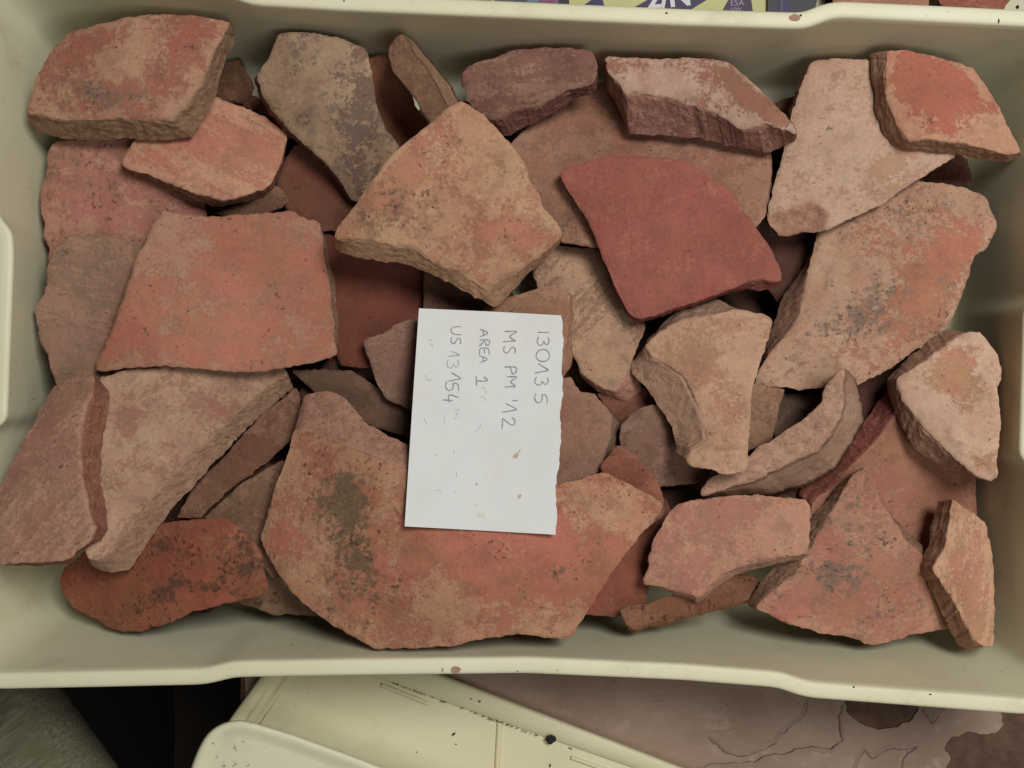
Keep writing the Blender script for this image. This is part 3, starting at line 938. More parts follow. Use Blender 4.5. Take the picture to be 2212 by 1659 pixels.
S(23, "biggest orange sherd, stained dark olive, partly under the paper label",
  [(632, 935, 12, -46), (665, 934, -6, -80), (700, 945, 2, -102), (750, 962, -8, -106), (800, 982, -6, -66), (860, 1005, -8, -58), (900, 1022, -4, -52), (1000, 1062), (1204, 1046), (1257, 1035), (1300, 1019), (1337, 1034), (1387, 1060), (1424, 1080, 6, 3), (1431, 1092, 7, 8),
   (1424, 1106, 8, 10), (1384, 1156), (1324, 1233), (1270, 1319), (1234, 1379), (1197, 1379), (1124, 1369), (1030, 1383), (970, 1396), (814, 1403), (804, 1396), (787, 1386), (757, 1373), (717, 1349), (680, 1323), (633, 1283), (587, 1216),
   (563, 1166), (580, 1100), (600, 1036), (623, 980)],
  K((182, 112, 86), (188, 146, 106), (100, 86, 62), (160, 118, 96), a_pale=0.40, a_dark=0.30, speck=0.5), th=0.014, R=0.24, ax=5, R2=0.36,
  patches=[(755, 1130, 62, 130, -8, 'd', 0.62), (780, 1270, 62, 100, -8, 'd', 0.6), (735, 1080, 60, 60, 0, 'd', 0.4), (800, 1015, 50, 26, 30, 'p', 0.8), (1330, 1110, 100, 32, 35, 'p', 0.55), (630, 1100, 50, 140, 0, 'p', 0.25), (1210, 1240, 22, 22, 0, 'd', 0.55),
           (1120, 1220, 180, 60, 10, 'b', 0.3), (970, 1300, 80, 60, 0, 'p', 0.25), (640, 1060, 50, 130, 0, 'd', 0.12)])
S(8, "narrow sherd standing on edge at the back wall, dark broken side up",
  [(866, 74, 4, 0), (880, 86, 10, 0), (894, 117, 26, 2), (924, 150, 22, 0), (944, 190, 34, 0), (967, 230, 28, -5), (990, 268), (945, 285), (927, 263), (910, 240), (894, 210), (870, 183), (847, 153), (837, 123), (840, 100), (850, 84)],
  K((150, 116, 88), (165, 132, 100), (100, 80, 62), (118, 88, 64), a_dark=0.3), th=0.022, R=0, top_break=True, jit=1.2, tilt=(0.0, 0.1))
S(6, "grey speckled curved sherd at the back left, beside the narrow upright sherd",
  [(553, 165, -5, 6), (580, 127), (603, 72), (633, 68), (685, 74), (737, 82), (792, 108), (800, 140), (809, 187), (809, 207), (817, 240), (837, 283), (864, 317), (830, 380), (775, 437), (757, 430, -4, 6), (737, 393, -5, 8), (700, 350, -4, 6),
   (633, 290, -5, 6), (593, 245, -6, 6), (565, 205, -8, 5)],
  K((128, 98, 84), (176, 150, 112), (112, 98, 86), (105, 66, 54), a_pale=0.5, a_dark=0.5, speck=0.3, scale=1.3), th=0.012, R=0.14, ax=60, R2=0.5,
  patches=[(640, 170, 90, 60, 30, 'p', 0.5), (790, 260, 60, 100, -30, 'd', 0.25), (700, 330, 50, 40, 0, 'p', 0.3)])
S(9, "purplish-brown sherd with a jagged dark front edge at the back wall, centre",
  [(1004, 147), (1030, 135), (1070, 123), (1114, 108), (1170, 102), (1220, 103), (1270, 108), (1284, 117), (1289, 133), (1288, 165, 1, 20), (1280, 182, 5, 17), (1220, 197, 14, 20), (1200, 210, 5, 28), (1167, 233, 3, 27), (1114, 240, 12, 38), (1070, 258, 24, 38),
   (1040, 252, 10, 25), (1004, 213), (1012, 200), (997, 187), (997, 167)],
  K((140, 98, 84), (166, 128, 104), (112, 78, 68), (112, 72, 60), a_pale=0.45, a_dark=0.4, streak=10), th=0.013, R=0.12, ax=5,
  patches=[(1150, 125, 30, 10, 0, 'b', 0.3), (1180, 190, 60, 30, 0, 'p', 0.3)])
S(50, "thick rim sherd with a whitish crust at the back wall, right of centre",
  [(1307, 125, -4, 20), (1324, 122), (1370, 125), (1424, 130), (1475, 125), (1495, 123), (1542, 130), (1575, 133), (1602, 157), (1628, 180), (1662, 213), (1695, 247), (1715, 267), (1721, 290, 1, 12), (1650, 268, 15, 62), (1605, 284, 5, 38), (1548, 247, 14, 64),
   (1502, 232, 10, 68), (1475, 221, 5, 74), (1424, 210, -4, 84), (1387, 204, -15, 86), (1354, 207, 4, 82), (1332, 178, 4, 58), (1310, 150, -5, 28)],
  K((166, 112, 90), (196, 168, 142), (130, 100, 80), (142, 98, 82), a_pale=0.55, a_dark=0.25, speck=0.3), th=0.020, R=0.10, ax=15,
  patches=[(1430, 180, 100, 28, 5, 'p', 0.55), (1640, 225, 80, 18, 40, 'b', 0.6), (1340, 140, 40, 20, 0, 'b', 0.3)])
S(15, "red sherd with pale scuffed edges in the top right corner of the crate",
  [(1918, 110, -35, 5), (1958, 107), (1995, 115), (2042, 128), (2102, 147), (2128, 180), (2158, 233), (2185, 283), (2206, 330, 0, 8), (2185, 335, 4, 15), (2135, 323, -5, 23), (2075, 308, 0, 26), (2055, 312, -5, 22), (2008, 302, 0, 26), (1960, 304, -23, 17),
   (1942, 280, -30, 15), (1918, 227, -25, 25), (1912, 187, -25, 5), (1915, 143, -34, -8)],
  K((186, 110, 84), (200, 156, 118), (140, 100, 80), (146, 110, 84), a_pale=0.32, a_dark=0.12, speck=0.2, edge=0.6), th=0.014, R=0.14, ax=50, R2=0.3,
  patches=[(2020, 200, 100, 70, 30, 'b', 0.25), (2140, 290, 70, 26, 30, 'p', 0.35), (1950, 270, 20, 60, -20, 'p', 0.3)])
S(16, "smooth plain red fan-shaped sherd, right of the yellowish kite-shaped sherd",
  [(1207, 373), (1234, 358), (1284, 345), (1317, 337), (1364, 336), (1420, 340), (1475, 348), (1518, 370), (1555, 397), (1585, 420), (1592, 433), (1595, 450), (1618, 467), (1635, 493), (1658, 527), (1672, 550), (1688, 583), (1689, 606, 0, 6), (1675, 610, 0, 14),
   (1642, 601, 0, 27), (1600, 616, 0, 10), (1575, 626, 0, 7), (1530, 643, 0, 7), (1475, 661, 0, 7), (1430, 676, 0, 7), (1385, 690, -4, 8), (1366, 684, -4, 6), (1354, 670, -3, 5), (1330, 623, -3, 4), (1304, 560), (1270, 477), (1237, 427), (1217, 397)],
  K((172, 96, 82), (174, 108, 86), (122, 84, 74), (122, 66, 54), a_pale=0.40, a_dark=0.28, speck=0.15, edge=0.0), th=0.009, R=0.3, ax=50, jit=0.8)
S(11, "yellowish kite-shaped sherd with dark specks in the upper centre, on top of the pile",
  [(994, 218), (1014, 227), (1037, 243), (1060, 263), (1074, 277), (1090, 300), (1110, 320), (1130, 350), (1144, 387), (1164, 420), (1174, 447), (1197, 473), (1215, 503, 0, 5), (1206, 520, 7, 4), (1175, 545, -2, 20), (1130, 578, 0, 24), (1085, 600, 12, 43), (1050, 622, 18, 44), (1000, 592, 12, 42),
   (970, 578, 5, 34), (924, 558, 6, 33), (905, 540, -28, 30), (850, 526, -28, 36), (790, 520, -20, 36), (745, 518, -10, 28), (720, 516, 0, 14), (730, 490), (744, 477), (770, 437), (810, 380), (844, 337), (870, 317), (924, 270), (970, 230)],
  K((192, 130, 98), (198, 158, 116), (112, 92, 72), (160, 124, 90), a_pale=0.70, a_dark=0.34, speck=0.6), th=0.015, R=0.22, ax=-48, R2=0.5,
  patches=[(840, 390, 18, 120, 40, 'b', 0.6), (860, 440, 60, 50, 0, 'd', 0.45), (1090, 500, 90, 26, 10, 'b', 0.4), (980, 320, 60, 20, 60, 'b', 0.2), (800, 480, 50, 30, 0, 'd', 0.35), (960, 330, 25, 20, 0, 'd', 0.3)])
S(35, "pale sherd with an orange triangular patch at the right wall, middle",
  [(2068, 726, -22, -18), (2095, 716), (2122, 723), (2138, 740), (2155, 766), (2162, 800), (2162, 820), (2152, 843), (2160, 870), (2162, 920), (2158, 970), (2152, 986), (2155, 1026), (2142, 1041), (2108, 1030, -5, 3), (2042, 973, -10, 33), (1995, 926, -20, 43),
   (1958, 880, -12, 40), (1942, 845, -15, 25), (1935, 816, -22, 3), (1975, 793, -15, -20), (2030, 757, -15, -30)],
  K((196, 142, 106), (214, 182, 150), (150, 120, 96), (152, 114, 90), a_pale=0.74, a_dark=0.2, speck=0.5), th=0.016, R=0.3, ax=45,
  patches=[(2040, 800, 70, 35, -30, 'b', 0.4), (2075, 860, 35, 50, 0, 'b', 0.35), (1990, 880, 45, 80, -45, 'p', 0.5), (2120, 1000, 40, 30, 0, 'b', 0.4), (2080, 940, 50, 60, 0, 'p', 0.3)])
S(36, "pinkish sherd with a scalloped lower edge above the narrow rust sherd, lower right",
  [(1465, 1086), (1520, 1078), (1575, 1071), (1622, 1068), (1675, 1073), (1742, 1078), (1750, 1096), (1748, 1150), (1747, 1196, -3, 8), (1692, 1204, 0, 12), (1642, 1212, 0, 14), (1592, 1221, 0, 18), (1545, 1253, 8, 12), (1512, 1291, 0, 10), (1475, 1283, 0, 6),
   (1437, 1270, 0, 4), (1390, 1262), (1389, 1250), (1400, 1226), (1400, 1203), (1420, 1149), (1447, 1106)],
  K((182, 122, 102), (194, 146, 112), (125, 100, 84), (160, 122, 100), a_pale=0.55, a_dark=0.3, speck=0.4), th=0.010, R=0.3, ax=0,
  patches=[(1560, 1110, 60, 30, 0, 'b', 0.5), (1690, 1140, 60, 40, 0, 'p', 0.4)])
S(39, "light orange sherd with a dark left edge at the right wall, lower right corner",
  [(2055, 1076, -30, 3), (2075, 1090), (2098, 1103), (2132, 1133), (2138, 1173), (2145, 1223), (2148, 1306), (2147, 1396), (2135, 1396), (2118, 1394, -28, 13), (2098, 1373, -33, 15), (2058, 1296, -24, 28), (2012, 1228, -28, -5), (2038, 1186, -33, -8), (2048, 1139, -38, 0), (2053, 1106, -34, 0)],
  K((196, 140, 106), (210, 168, 128), (150, 110, 88), (142, 106, 82), a_pale=0.6, a_dark=0.15, speck=0.3, streak=80), th=0.017, R=0.2, ax=80)
S(2, "flat orange sherd with a dark broken underside edge, upper left",
  [(260, 350, 3, 12), (293, 300), (390, 235), (463, 208), (520, 230), (573, 253), (622, 290, 0, 8), (610, 345, 0, 20), (582, 403, 4, 10), (530, 423, 5, 12), (477, 433, -5, 14), (425, 418, -2, 18), (377, 403, -8, 13), (320, 375, -5, 14), (267, 361, 2, 10)],
  K((188, 122, 94), (196, 150, 114), (130, 96, 76), (118, 78, 56), a_pale=0.48, a_dark=0.2, speck=0.5, streak=-28), th=0.013, R=0.3, ax=30)
S(1, "thick reddish sherd with pale crust and grey spots in the top left corner",
  [(57, 247, 3, 18), (68, 200), (77, 170), (110, 110), (153, 68), (207, 55), (273, 37), (337, 31), (433, 35), (500, 48, 8, 8), (478, 85, 28, 10), (458, 120, 29, 5), (445, 160, 32, 5), (435, 182, 26, 34), (400, 232, 40, 26), (370, 260, 44, 36), (327, 262, 20, 42), (253, 258, 14, 42),
   (173, 262, 10, 40), (127, 258, 6, 41), (85, 250, -4, 32)],
  K((176, 106, 86), (188, 148, 112), (124, 102, 84), (140, 110, 82), a_pale=0.44, a_dark=0.38, speck=0.4, edge=0.5), th=0.018, R=0.16, ax=-20, R2=0.35,
  patches=[(200, 190, 30, 20, 0, 'd', 0.7), (230, 215, 40, 18, 10, 'd', 0.55), (300, 210, 40, 12, 10, 'd', 0.4), (180, 105, 60, 16, -30, 'b', 0.5), (290, 120, 70, 40, -25, 'p', 0.4), (430, 60, 60, 20, 20, 'b', 0.4), (370, 240, 40, 20, -40, 'p', 0.3)])
# ------------------------------------------------------------------ the paper label
def paper_material():
    t = NT("label_paper")
    v = t.coords()
    a = t.noise(v, 40, 5, 0.6)
    c = t.mix(t.ramp(a, 0.3, 0.7), (0.69, 0.695, 0.675, 1), (0.655, 0.66, 0.64, 1))
    b = t.noise(v, 22, 4, 0.6)
    c = t.mix(t.math('MULTIPLY', t.ramp(b, 0.62, 0.8), 0.35), c, (0.62, 0.55, 0.42, 1))
    n = t.bump(t.noise(v, 700, 3, 0.6), 0.15, 0.0003)
    return t.finish(c, 0.8, 0.15, n)


edge_r = jag([(1212, 681), (1216, 705), (1217, 735), (1213, 790), (1216, 850), (1210, 890), (1213, 955), (1208, 998), (1203, 1022), (1201, 1055), (1203, 1105), (1200, 1155)], 3.5, 2.6, 5, False)
card = [(874, 1137), (889, 905), (905, 666), (1060, 673)] + edge_r + [(1040, 1146)]
card = [tuple(p) for p in resample(card, 4.0)]
cu, cv = 1046.0, 911.0
m = inside(card, gu, gv_)
du, dv, hh = gu[m] - cu, gv_[m] - cv, hmap[m] + 0.0006
sl = np.linspace(-0.3, 0.3, 61) * PXM
best = None
for a in sl:
    for b in sl:
        z0 = (hh - a * du - b * dv).max()
        if best is None or z0 < best[0]: best = (z0, a, b)
pz, pa, pb = best
print("CARD", pz, pa / PXM, pb / PXM)


def zcard(u, v):
    return pz + pa * (u - cu) + pb * (v - cv) + 0.0012 * math.sin((v - 660) / 150.0) * ((u - cu) / 160.0) + 0.0016 * ((u - cu) / 160.0) ** 2


gx, gy = np.meshgrid(np.arange(880, 1215, 16.0), np.arange(670, 1150, 16.0), indexing='ij')
gx, gy = gx.ravel(), gy.ravel()
k = inside(card, gx, gy) & (seg_dist(gx, gy, card) > 5)
r = cdt_poly(card, (), list(zip(gx[k], gy[k])))
vv = [P(p.x, p.y, zcard(p.x, p.y)) for p in r[0]]
ff = []
for f in r[2]:
    f = list(f)
    A_, B_, C_ = [Vector(vv[i]) for i in f]
    if (B_ - A_).cross(C_ - A_).z < 0: f.reverse()
    ff.append(f)
nv = len(vv)
vv += [(x, y, z - 0.00015) for x, y, z in vv]
ff2 = ff + [[i + nv for i in reversed(f)] for f in ff]
nb = len(card)
bk = {}
for oi, src in enumerate(r[3]):
    for s_ in src: bk[s_] = oi
for i in range(nb):
    j = (i + 1) % nb
    ff2.append([bk[i], bk[j], bk[j] + nv, bk[i] + nv])
card_o = mesh_obj("paper_label", vv, ff2, paper_material(), None, False, P(cu, cv, pz))
tag(card_o, "white paper label with handwritten pencil codes and a torn right edge, lying on the sherds", "paper label")

G = {
    'i': [[(.5, 0), (.5, 1)]],
    '1': [[(0, .25), (.62, .95), (.72, 1), (.86, .5), (1, .0)]],
    'l': [[(.1, .62), (.5, 1), (.55, .5), (.5, 0)], [(0, 0), (1, .05)]],
    '2': [[(.0, .72), (.12, .93), (.4, 1), (.66, .88), (.66, .68), (.4, .38), (.0, .02), (.5, .06), (1, .0)]],
    '3': [[(.05, .92), (.45, 1), (.85, .88), (.85, .68), (.4, .54), (.85, .48), (1, .27), (.75, .04), (.35, .0), (0, .14)]],
    '4': [[(.45, 1), (.0, .3), (1, .38)], [(.78, .6), (.7, .0)]],
    '5': [[(1, 1), (.22, .96), (.12, .55), (.5, .62), (.9, .5), (1, .25), (.75, .04), (.35, .0), (0, .12)]],
    '0': [[(.5 + .5 * math.sin(k * math.pi / 9), .5 + .5 * math.cos(k * math.pi / 9)) for k in range(19)]],
    'M': [[(.05, 0.15), (.02, .95), (.12, 1), (.42, .5), (.6, .48), (.95, 1), (.92, .5), (1, 0)]],
    'S': [[(.95, .9), (.55, 1), (.15, .88), (.12, .66), (.5, .54), (.9, .36), (.85, .1), (.45, 0), (0, .1)]],
    'P': [[(.05, 0), (.02, 1), (.6, .98), (.95, .8), (.85, .58), (.1, .48)]],
    'A': [[(0, 0), (.5, 1), (1, 0)], [(.18, .38), (.85, .36)]],
    'R': [[(.05, 0), (.02, 1), (.6, .97), (.9, .8), (.75, .58), (.1, .5), (1, 0)]],
    'E': [[(.95, 1), (.05, .97), (.05, 0), (1, .02)], [(.05, .5), (.8, .52)]],
    'U': [[(.02, 1), (0, .4), (.2, .06), (.55, 0), (.85, .15), (.98, .5), (1, 1)]],
    "'": [[(.5, 0), (.6, 1)]],
}
LINES = [
    [('i', 940, 1020, 198, 212), ('3', 935, 1022, 238, 300), ('0', 928, 1024, 325, 412), ('1', 918, 1016, 425, 492), ('3', 918, 1016, 520, 580), ('5', 918, 1008, 632, 704)],
    [('M', 693, 795, 195, 272), ('S', 698, 785, 303, 356), ('P', 708, 792, 446, 502), ('M', 710, 794, 514, 592), ("'", 762, 797, 678, 692), ('1', 690, 794, 705, 768), ('2', 688, 782, 805, 884)],
    [('A', 532, 606, 183, 236), ('R', 530, 603, 256, 303), ('E', 530, 598, 312, 362), ('A', 530, 600, 370, 418), ('l', 505, 596, 512, 580)],
    [('U', 328, 402, 165, 222), ('S', 328, 400, 240, 290), ('1', 306, 390, 338, 376), ('3', 300, 385, 395, 460), ('1', 312, 400, 490, 548), ('5', 290, 384, 552, 616), ('4', 275, 384, 636, 700)],
]
PEN = flat_material("pencil_grey", (0.31, 0.31, 0.305, 1), 0.6, 0.3, 0.4, 900)
PENL = flat_material("light_pencil_grey", (0.44, 0.44, 0.43, 1), 0.7, 0.2, 0.3, 900)
PENF = flat_material("faint_pencil_grey", (0.56, 0.565, 0.55, 1), 0.7, 0.2, 0.3, 900)


def ribbon(strokes, mat, width):
    vv = []; ff = []
    for st in strokes:
        pts = np.array(st, float)
        if len(pts) > 2:
            for _ in range(2):
                a = pts[:-1] * 0.75 + pts[1:] * 0.25; b = pts[:-1] * 0.25 + pts[1:] * 0.75
                pts = np.concatenate([pts[:1], np.stack([a, b], 1).reshape(-1, 2), pts[-1:]])
        n = len(pts); s = len(vv)
        for i in range(n):
            t = pts[min(n - 1, i + 1)] - pts[max(0, i - 1)]
            t = t / (np.hypot(*t) or 1)
            w = width * (0.85 + 0.4 * noise.noise(Vector((pts[i][0] * 0.08, pts[i][1] * 0.08, 3.0))))
            for sg in (-1, 1):
                u, v = pts[i][0] - t[1] * w * sg / 2, pts[i][1] + t[0] * w * sg / 2
                vv.append(P(u, v, zcard(u, v) + 0.00025))
        for i in range(n - 1):
            ff.append((s + 2 * i, s + 2 * i + 1, s + 2 * i + 3, s + 2 * i + 2))
    if not vv: return
    o = mesh_obj("pencil_stroke", vv, ff, mat, None, False, P(cu, cv, pz))
    o.parent = card_o
    o.location = (0, 0, 0)
    return o


def R5(x, y): return (873.2 + x * 0.3069, 654.9 + y * 0.3069)


for li, L in enumerate(LINES):
    st = []; fs = []
    for gi, (ch, xb, xt, y0, y1) in enumerate(L):
        for s_ in G[ch]:
            (fs if (li == 3 and gi in (2, 3)) else st).append([R5(xb + (xt - xb) * gy_, y0 + (y1 - y0) * gx_) for gx_, gy_ in s_])
    for s_ in st: ribbon([s_], PEN, 2.6)
    for s_ in fs: ribbon([s_], PENL, 2.3)
ghost = [[(168, 260), (195, 262)], [(180, 285), (205, 300), (200, 318)], [(150, 505), (152, 528), (175, 545), (190, 540)], [(540, 590), (575, 600), (580, 640)], [(535, 655), (570, 665), (575, 690)],
         [(500, 900), (530, 890), (538, 850)], [(360, 750), (395, 752)], [(355, 820), (375, 790), (365, 770)], [(350, 1030), (356, 1060)], [(365, 1180), (372, 1225)], [(215, 1065), (230, 1075)], [(210, 1325), (235, 1310), (265, 1328)],
         [(350, 1330), (368, 1325)], [(140, 810), (160, 850)], [(270, 790), (290, 800), (280, 850)]]
for g in ghost: ribbon([[R5(*p) for p in g]], PENF, 1.9)


def paper_blot(x, y, rx, ry, ang, mat, seed):
    u, v = R5(x, y)
    o = blot("stain", u, v, rx * 0.307, ry * 0.307, zcard(u, v) + 0.0003, mat, None, seed, 16, ang)
    o.parent = card_o
    o.matrix_parent_inverse = card_o.matrix_basis.inverted()
    return o


M_PS = flat_material("brown_paper_stain", (0.52, 0.44, 0.34, 1), 0.9, 0.1, 0.2, 600)
M_PS2 = flat_material("faint_paper_stain", (0.68, 0.65, 0.56, 1), 0.9, 0.1, 0.1, 600)
paper_blot(785, 1080, 16, 32, 0.6, M_PS, 31); paper_blot(812, 1040, 5, 10, 0.6, M_PS, 32); paper_blot(812, 1362, 10, 20, 0.6, M_PS, 33); paper_blot(510, 1276, 7, 9, 0, M_PS, 34)
paper_blot(500, 1420, 7, 14, 0.6, M_PS2, 35); paper_blot(545, 1505, 26, 26, 0, M_PS2, 36)

# ------------------------------------------------------------------ things around the crate
def line_pts(a, b, n):
    return [(a[0] + (b[0] - a[0]) * i / (n - 1), a[1] + (b[1] - a[1]) * i / (n - 1)) for i in range(n)]


def strip(name, inner, outer, prof, mat, parent, n=24):
    """band between two measured lines; prof = (fraction from inner to outer, height)"""
    A = line_pts(*inner, n); B = line_pts(*outer, n)
    vv = []; ff = []
    m = len(prof)
    for a, b in zip(A, B):
        for f, z in prof:
            vv.append(P(a[0] + (b[0] - a[0]) * f, a[1] + (b[1] - a[1]) * f, z))
    for i in range(n - 1):
        for k in range(m - 1):
            q = (i * m + k, i * m + k + 1, (i + 1) * m + k + 1, (i + 1) * m + k)
            ff.append(q)
    return mesh_obj(name, vv, ff, mat, parent)


B0 = TZ + 0.0022
tray = empty("plastic_tray", P(900, 1560, B0))
tag(tray, "shallow cream plastic tray with moulded ribs in front of the crate", "tray")
TI = Vector(P(900, 1560, B0))


def under(o, par):
    o.parent = par
    o.matrix_parent_inverse = par.matrix_basis.inverted()
    return o


zf = 0.001
fp = [(662, 1411), (847, 1476), (1191, 1597), (1650, 1758), (1650, 1960), (292, 1960), (565, 1560), (629, 1464)]
under(sheet("base_panel", fp, zf, B0, M_CREAM2), tray)
under(strip("edge_flange", ((600, 1389), (1650, 1758)), ((768, 1385), (1740, 1760)),
            [(-0.02, zf - 0.0005), (0.0, zf + 0.0012), (0.06, zf + 0.0030), (0.45, zf + 0.0042), (0.72, zf + 0.0046), (0.86, zf + 0.0042), (0.95, zf + 0.0025), (1.0, zf), (1.0, B0)], M_CREAM2, tray), tray)
under(strip("end_flange", ((690, 1375), (292, 1960)), ((620, 1380), (208, 1960)),
            [(0.0, zf - 0.0005), (0.04, zf + 0.002), (0.12, zf + 0.0026), (0.2, zf + 0.001), (0.47, zf + 0.0005), (0.5, zf + 0.004), (0.56, zf + 0.0062), (0.9, zf + 0.0062), (0.97, zf + 0.005), (1.0, zf + 0.003), (1.0, B0)], M_CREAM2, tray), tray)


def rib(a, b, w):
    d = np.array(b) - np.array(a); d = d / np.hypot(*d); nx, ny = -d[1] * w / 2, d[0] * w / 2
    under(strip("rib", ((a[0] - nx, a[1] - ny), (b[0] - nx, b[1] - ny)), ((a[0] + nx, a[1] + ny), (b[0] + nx, b[1] + ny)),
                [(0, zf), (0.15, zf + 0.0016), (0.35, zf + 0.0023), (0.65, zf + 0.0023), (0.85, zf + 0.0016), (1, zf)], M_CREAM2, tray, 8), tray)


rib((824, 1480), (924, 1520), 11)
rib((1080, 1540), (1068, 1760), 13)
rib((1234, 1637), (1420, 1702), 10)
M_GRIME = flat_material("grime", col((70, 58, 44)), 0.9, 0.1)
rg = random.Random(5)
for k in range(46):
    f = rg.random()
    u, v = 847 + 315 * f, 1476 + 115 * f
    under(blot("grime_speck", u + rg.uniform(-1.5, 1.5), v - 1 + rg.uniform(-1, 1), rg.uniform(1.5, 4.5), rg.uniform(0.7, 1.4), zf + 0.0036, M_GRIME, None, 50 + k, 7, 0.35), tray)
for k, (u, v, a, b, an) in enumerate([(980, 1586, 5, 2.6, -0.6), (1036, 1515, 3, 2, 0), (1018, 1510, 2, 1.5, 0), (1188, 1654, 2, 4, 0.3), (1232, 1617, 5, 1.5, 0.4), (985, 1608, 2, 1.5, 0), (900, 1625, 1.5, 1.5, 0)]):
    under(blot("grime_speck", u, v, a, b, zf + (0.005 if v < 1520 else 0.0005), M_GRIME, None, 110 + k, 9, an), tray)

# black crumb
import bmesh
bm = bmesh.new()
bmesh.ops.create_icosphere(bm, subdivisions=3, radius=1.0)
for v_ in bm.verts:
    q = 1 + 0.55 * noise.fractal(v_.co * 1.6 + Vector((3, 1, 7)), 0.7, 2.2, 3)
    v_.co = Vector((v_.co.x * 0.0034 * q, v_.co.y * 0.0028 * q, v_.co.z * 0.0016 * q))
me = bpy.data.meshes.new("crumb"); bm.to_mesh(me); bm.free()
me.materials.append(flat_material("black_crumb", (0.012, 0.014, 0.014, 1), 0.7, 0.3))
crumb = bpy.data.objects.new("crumb", me); C.objects.link(crumb)
crumb.location = P(1191, 1597, zf + 0.0052)
tag(crumb, "small jagged black crumb lying on the cream tray", "crumb")

# rounded corner of a second lid, nearer the camera
LZ = 0.030
lip = [(330, 1960), (396, 1720), (412, 1659), (425, 1624), (441, 1593), (460, 1573), (485, 1560), (517, 1554), (548, 1560), (632, 1585), (748, 1627), (824, 1656), (950, 1702), (1650, 1960)]
lp = resample(lip, 7.0, False)
for _ in range(4):
    lp[1:-1] = 0.5 * lp[1:-1] + 0.25 * (lp[:-2] + lp[2:])
tt = np.gradient(lp, axis=0); tt = tt / np.linalg.norm(tt, axis=1)[:, None]
nn = np.stack([-tt[:, 1], tt[:, 0]], 1)
if (nn[len(nn) // 2] @ (np.array([800, 1900]) - lp[len(lp) // 2])) < 0: nn = -nn
prof = [(0, 0.006), (0, LZ - 0.005), (0.5, LZ - 0.003), (2.5, LZ - 0.001), (6, LZ), (14, LZ + 0.0002), (22, LZ - 0.0006), (30, LZ - 0.0022), (40, LZ - 0.0026)]
vv = []; ff = []
mm = len(prof)
for i in range(len(lp)):
    for d_, z_ in prof:
        u, v = lp[i] + nn[i] * d_
        vv.append(P(u, v, z_))
for i in range(len(lp) - 1):
    for k in range(mm - 1):
        ff.append((i * mm + k, (i + 1) * mm + k, (i + 1) * mm + k + 1, i * mm + k + 1))
M_LSTAIN = flat_material('faint_brown_smear', col((176, 160, 124)), 0.8, 0.1, 0.2, 300)
lid = empty("crate_lid", P(700, 1700, TZ + 0.0022))
tag(lid, "cream plastic crate lid with a rounded corner at the bottom edge of the picture", "crate lid")
under(mesh_obj("rounded_edge", vv, ff, M_CREAM), lid)
inn = [tuple(lp[i] + nn[i] * 39.5) for i in range(len(lp))]
pan = [p for p in inn] 
under(sheet("lid_panel", pan, LZ - 0.0024, LZ - 0.006, M_CREAM), lid)
for k in range(10):
    u, v = 440 + rg.uniform(0, 80), 1600 + rg.uniform(0, 55)
    under(blot("dirt_speck", u + 20, v, rg.uniform(1, 4), rg.uniform(0.8, 2.2), LZ + 0.00045, M_LSTAIN, None, 140 + k, 8, rg.uniform(0, 3)), lid)


def cloth_material():
    t = NT("brushed_cloth")
    v = t.coords(rot=math.radians(40), scale=(0.06, 1, 1))
    a = t.noise(v, 420, 5, 0.7)
    b = t.noise(t.coords(), 18, 4, 0.6)
    c = t.mix(t.ramp(a, 0.35, 0.65), col((150, 146, 118)), col((108, 102, 80)))
    c = t.mix(t.ramp(b, 0.35, 0.7), c, col((118, 118, 86)))
    n = t.bump(a, 0.7, 0.002)
    return t.finish(c, 0.95, 0.05, n)


vv = []; ff = []
nS, nT = 60, 40
for i in range(nS):
    s = -0.7 + 2.9 * i / (nS - 1)
    eu, ev = 140 + 112 * s, 1500 + 158 * s
    for j in range(nT):
        q = j / (nT - 1)
        ang = min(1.0, q / 0.35) * math.pi / 2
        dist = 150 * (1 - math.cos(ang)) + max(0, q - 0.35) * 700
        z = -0.16 + 0.055 * math.sin(ang) + 0.004 * noise.noise(Vector((s * 2.0, q * 5, 2.0)))
        w = 3.0 * noise.fractal(Vector((s * 9, 1.0, 0)), 0.8, 2, 4) * (1 - q)
        vv.append(P(eu - 0.82 * (dist - w), ev + 0.58 * (dist - w) * 0.6, z))
for i in range(nS - 1):
    for j in range(nT - 1):
        ff.append((i * nT + j, i * nT + j + 1, (i + 1) * nT + j + 1, (i + 1) * nT + j))
cl = mesh_obj("cloth", vv, ff, cloth_material())
sm = cl.modifiers.new("thickness", 'SOLIDIFY'); sm.thickness = 0.003; sm.offset = 0
tag(cl, "grey-green brushed cloth hanging below the crate in the lower left corner", "cloth")

# ------------------------------------------------------------------ printed leaflet and sherds behind the crate
FZ = TZ + 0.0022
Y_ = flat_material("yellow_print", col((196, 190, 120), 1.1), 0.5, 0.3, 0.08)
NVY = flat_material("navy_print", col((52, 46, 88), 1.1), 0.5, 0.3, 0.15)
PRP = flat_material("purple_print", col((66, 44, 76), 1.1), 0.5, 0.3, 0.15)
BLK = flat_material("black_print", col((30, 28, 40), 1.1), 0.45, 0.3, 0.2)
GRY = flat_material("grey_print", col((96, 98, 104), 1.1), 0.5, 0.3, 0.5, 300)
PNK = flat_material("magenta_print", col((134, 78, 112), 1.1), 0.5, 0.3, 0.3, 200)
BLU = flat_material("blue_print", col((110, 124, 150), 1.1), 0.5, 0.3, 0.3, 200)
WHT = flat_material("white_print", col((222, 216, 220), 1.0), 0.5, 0.3, 0.05)
LIL = flat_material("lilac_print", col((172, 150, 176), 1.0), 0.5, 0.3, 0.05)
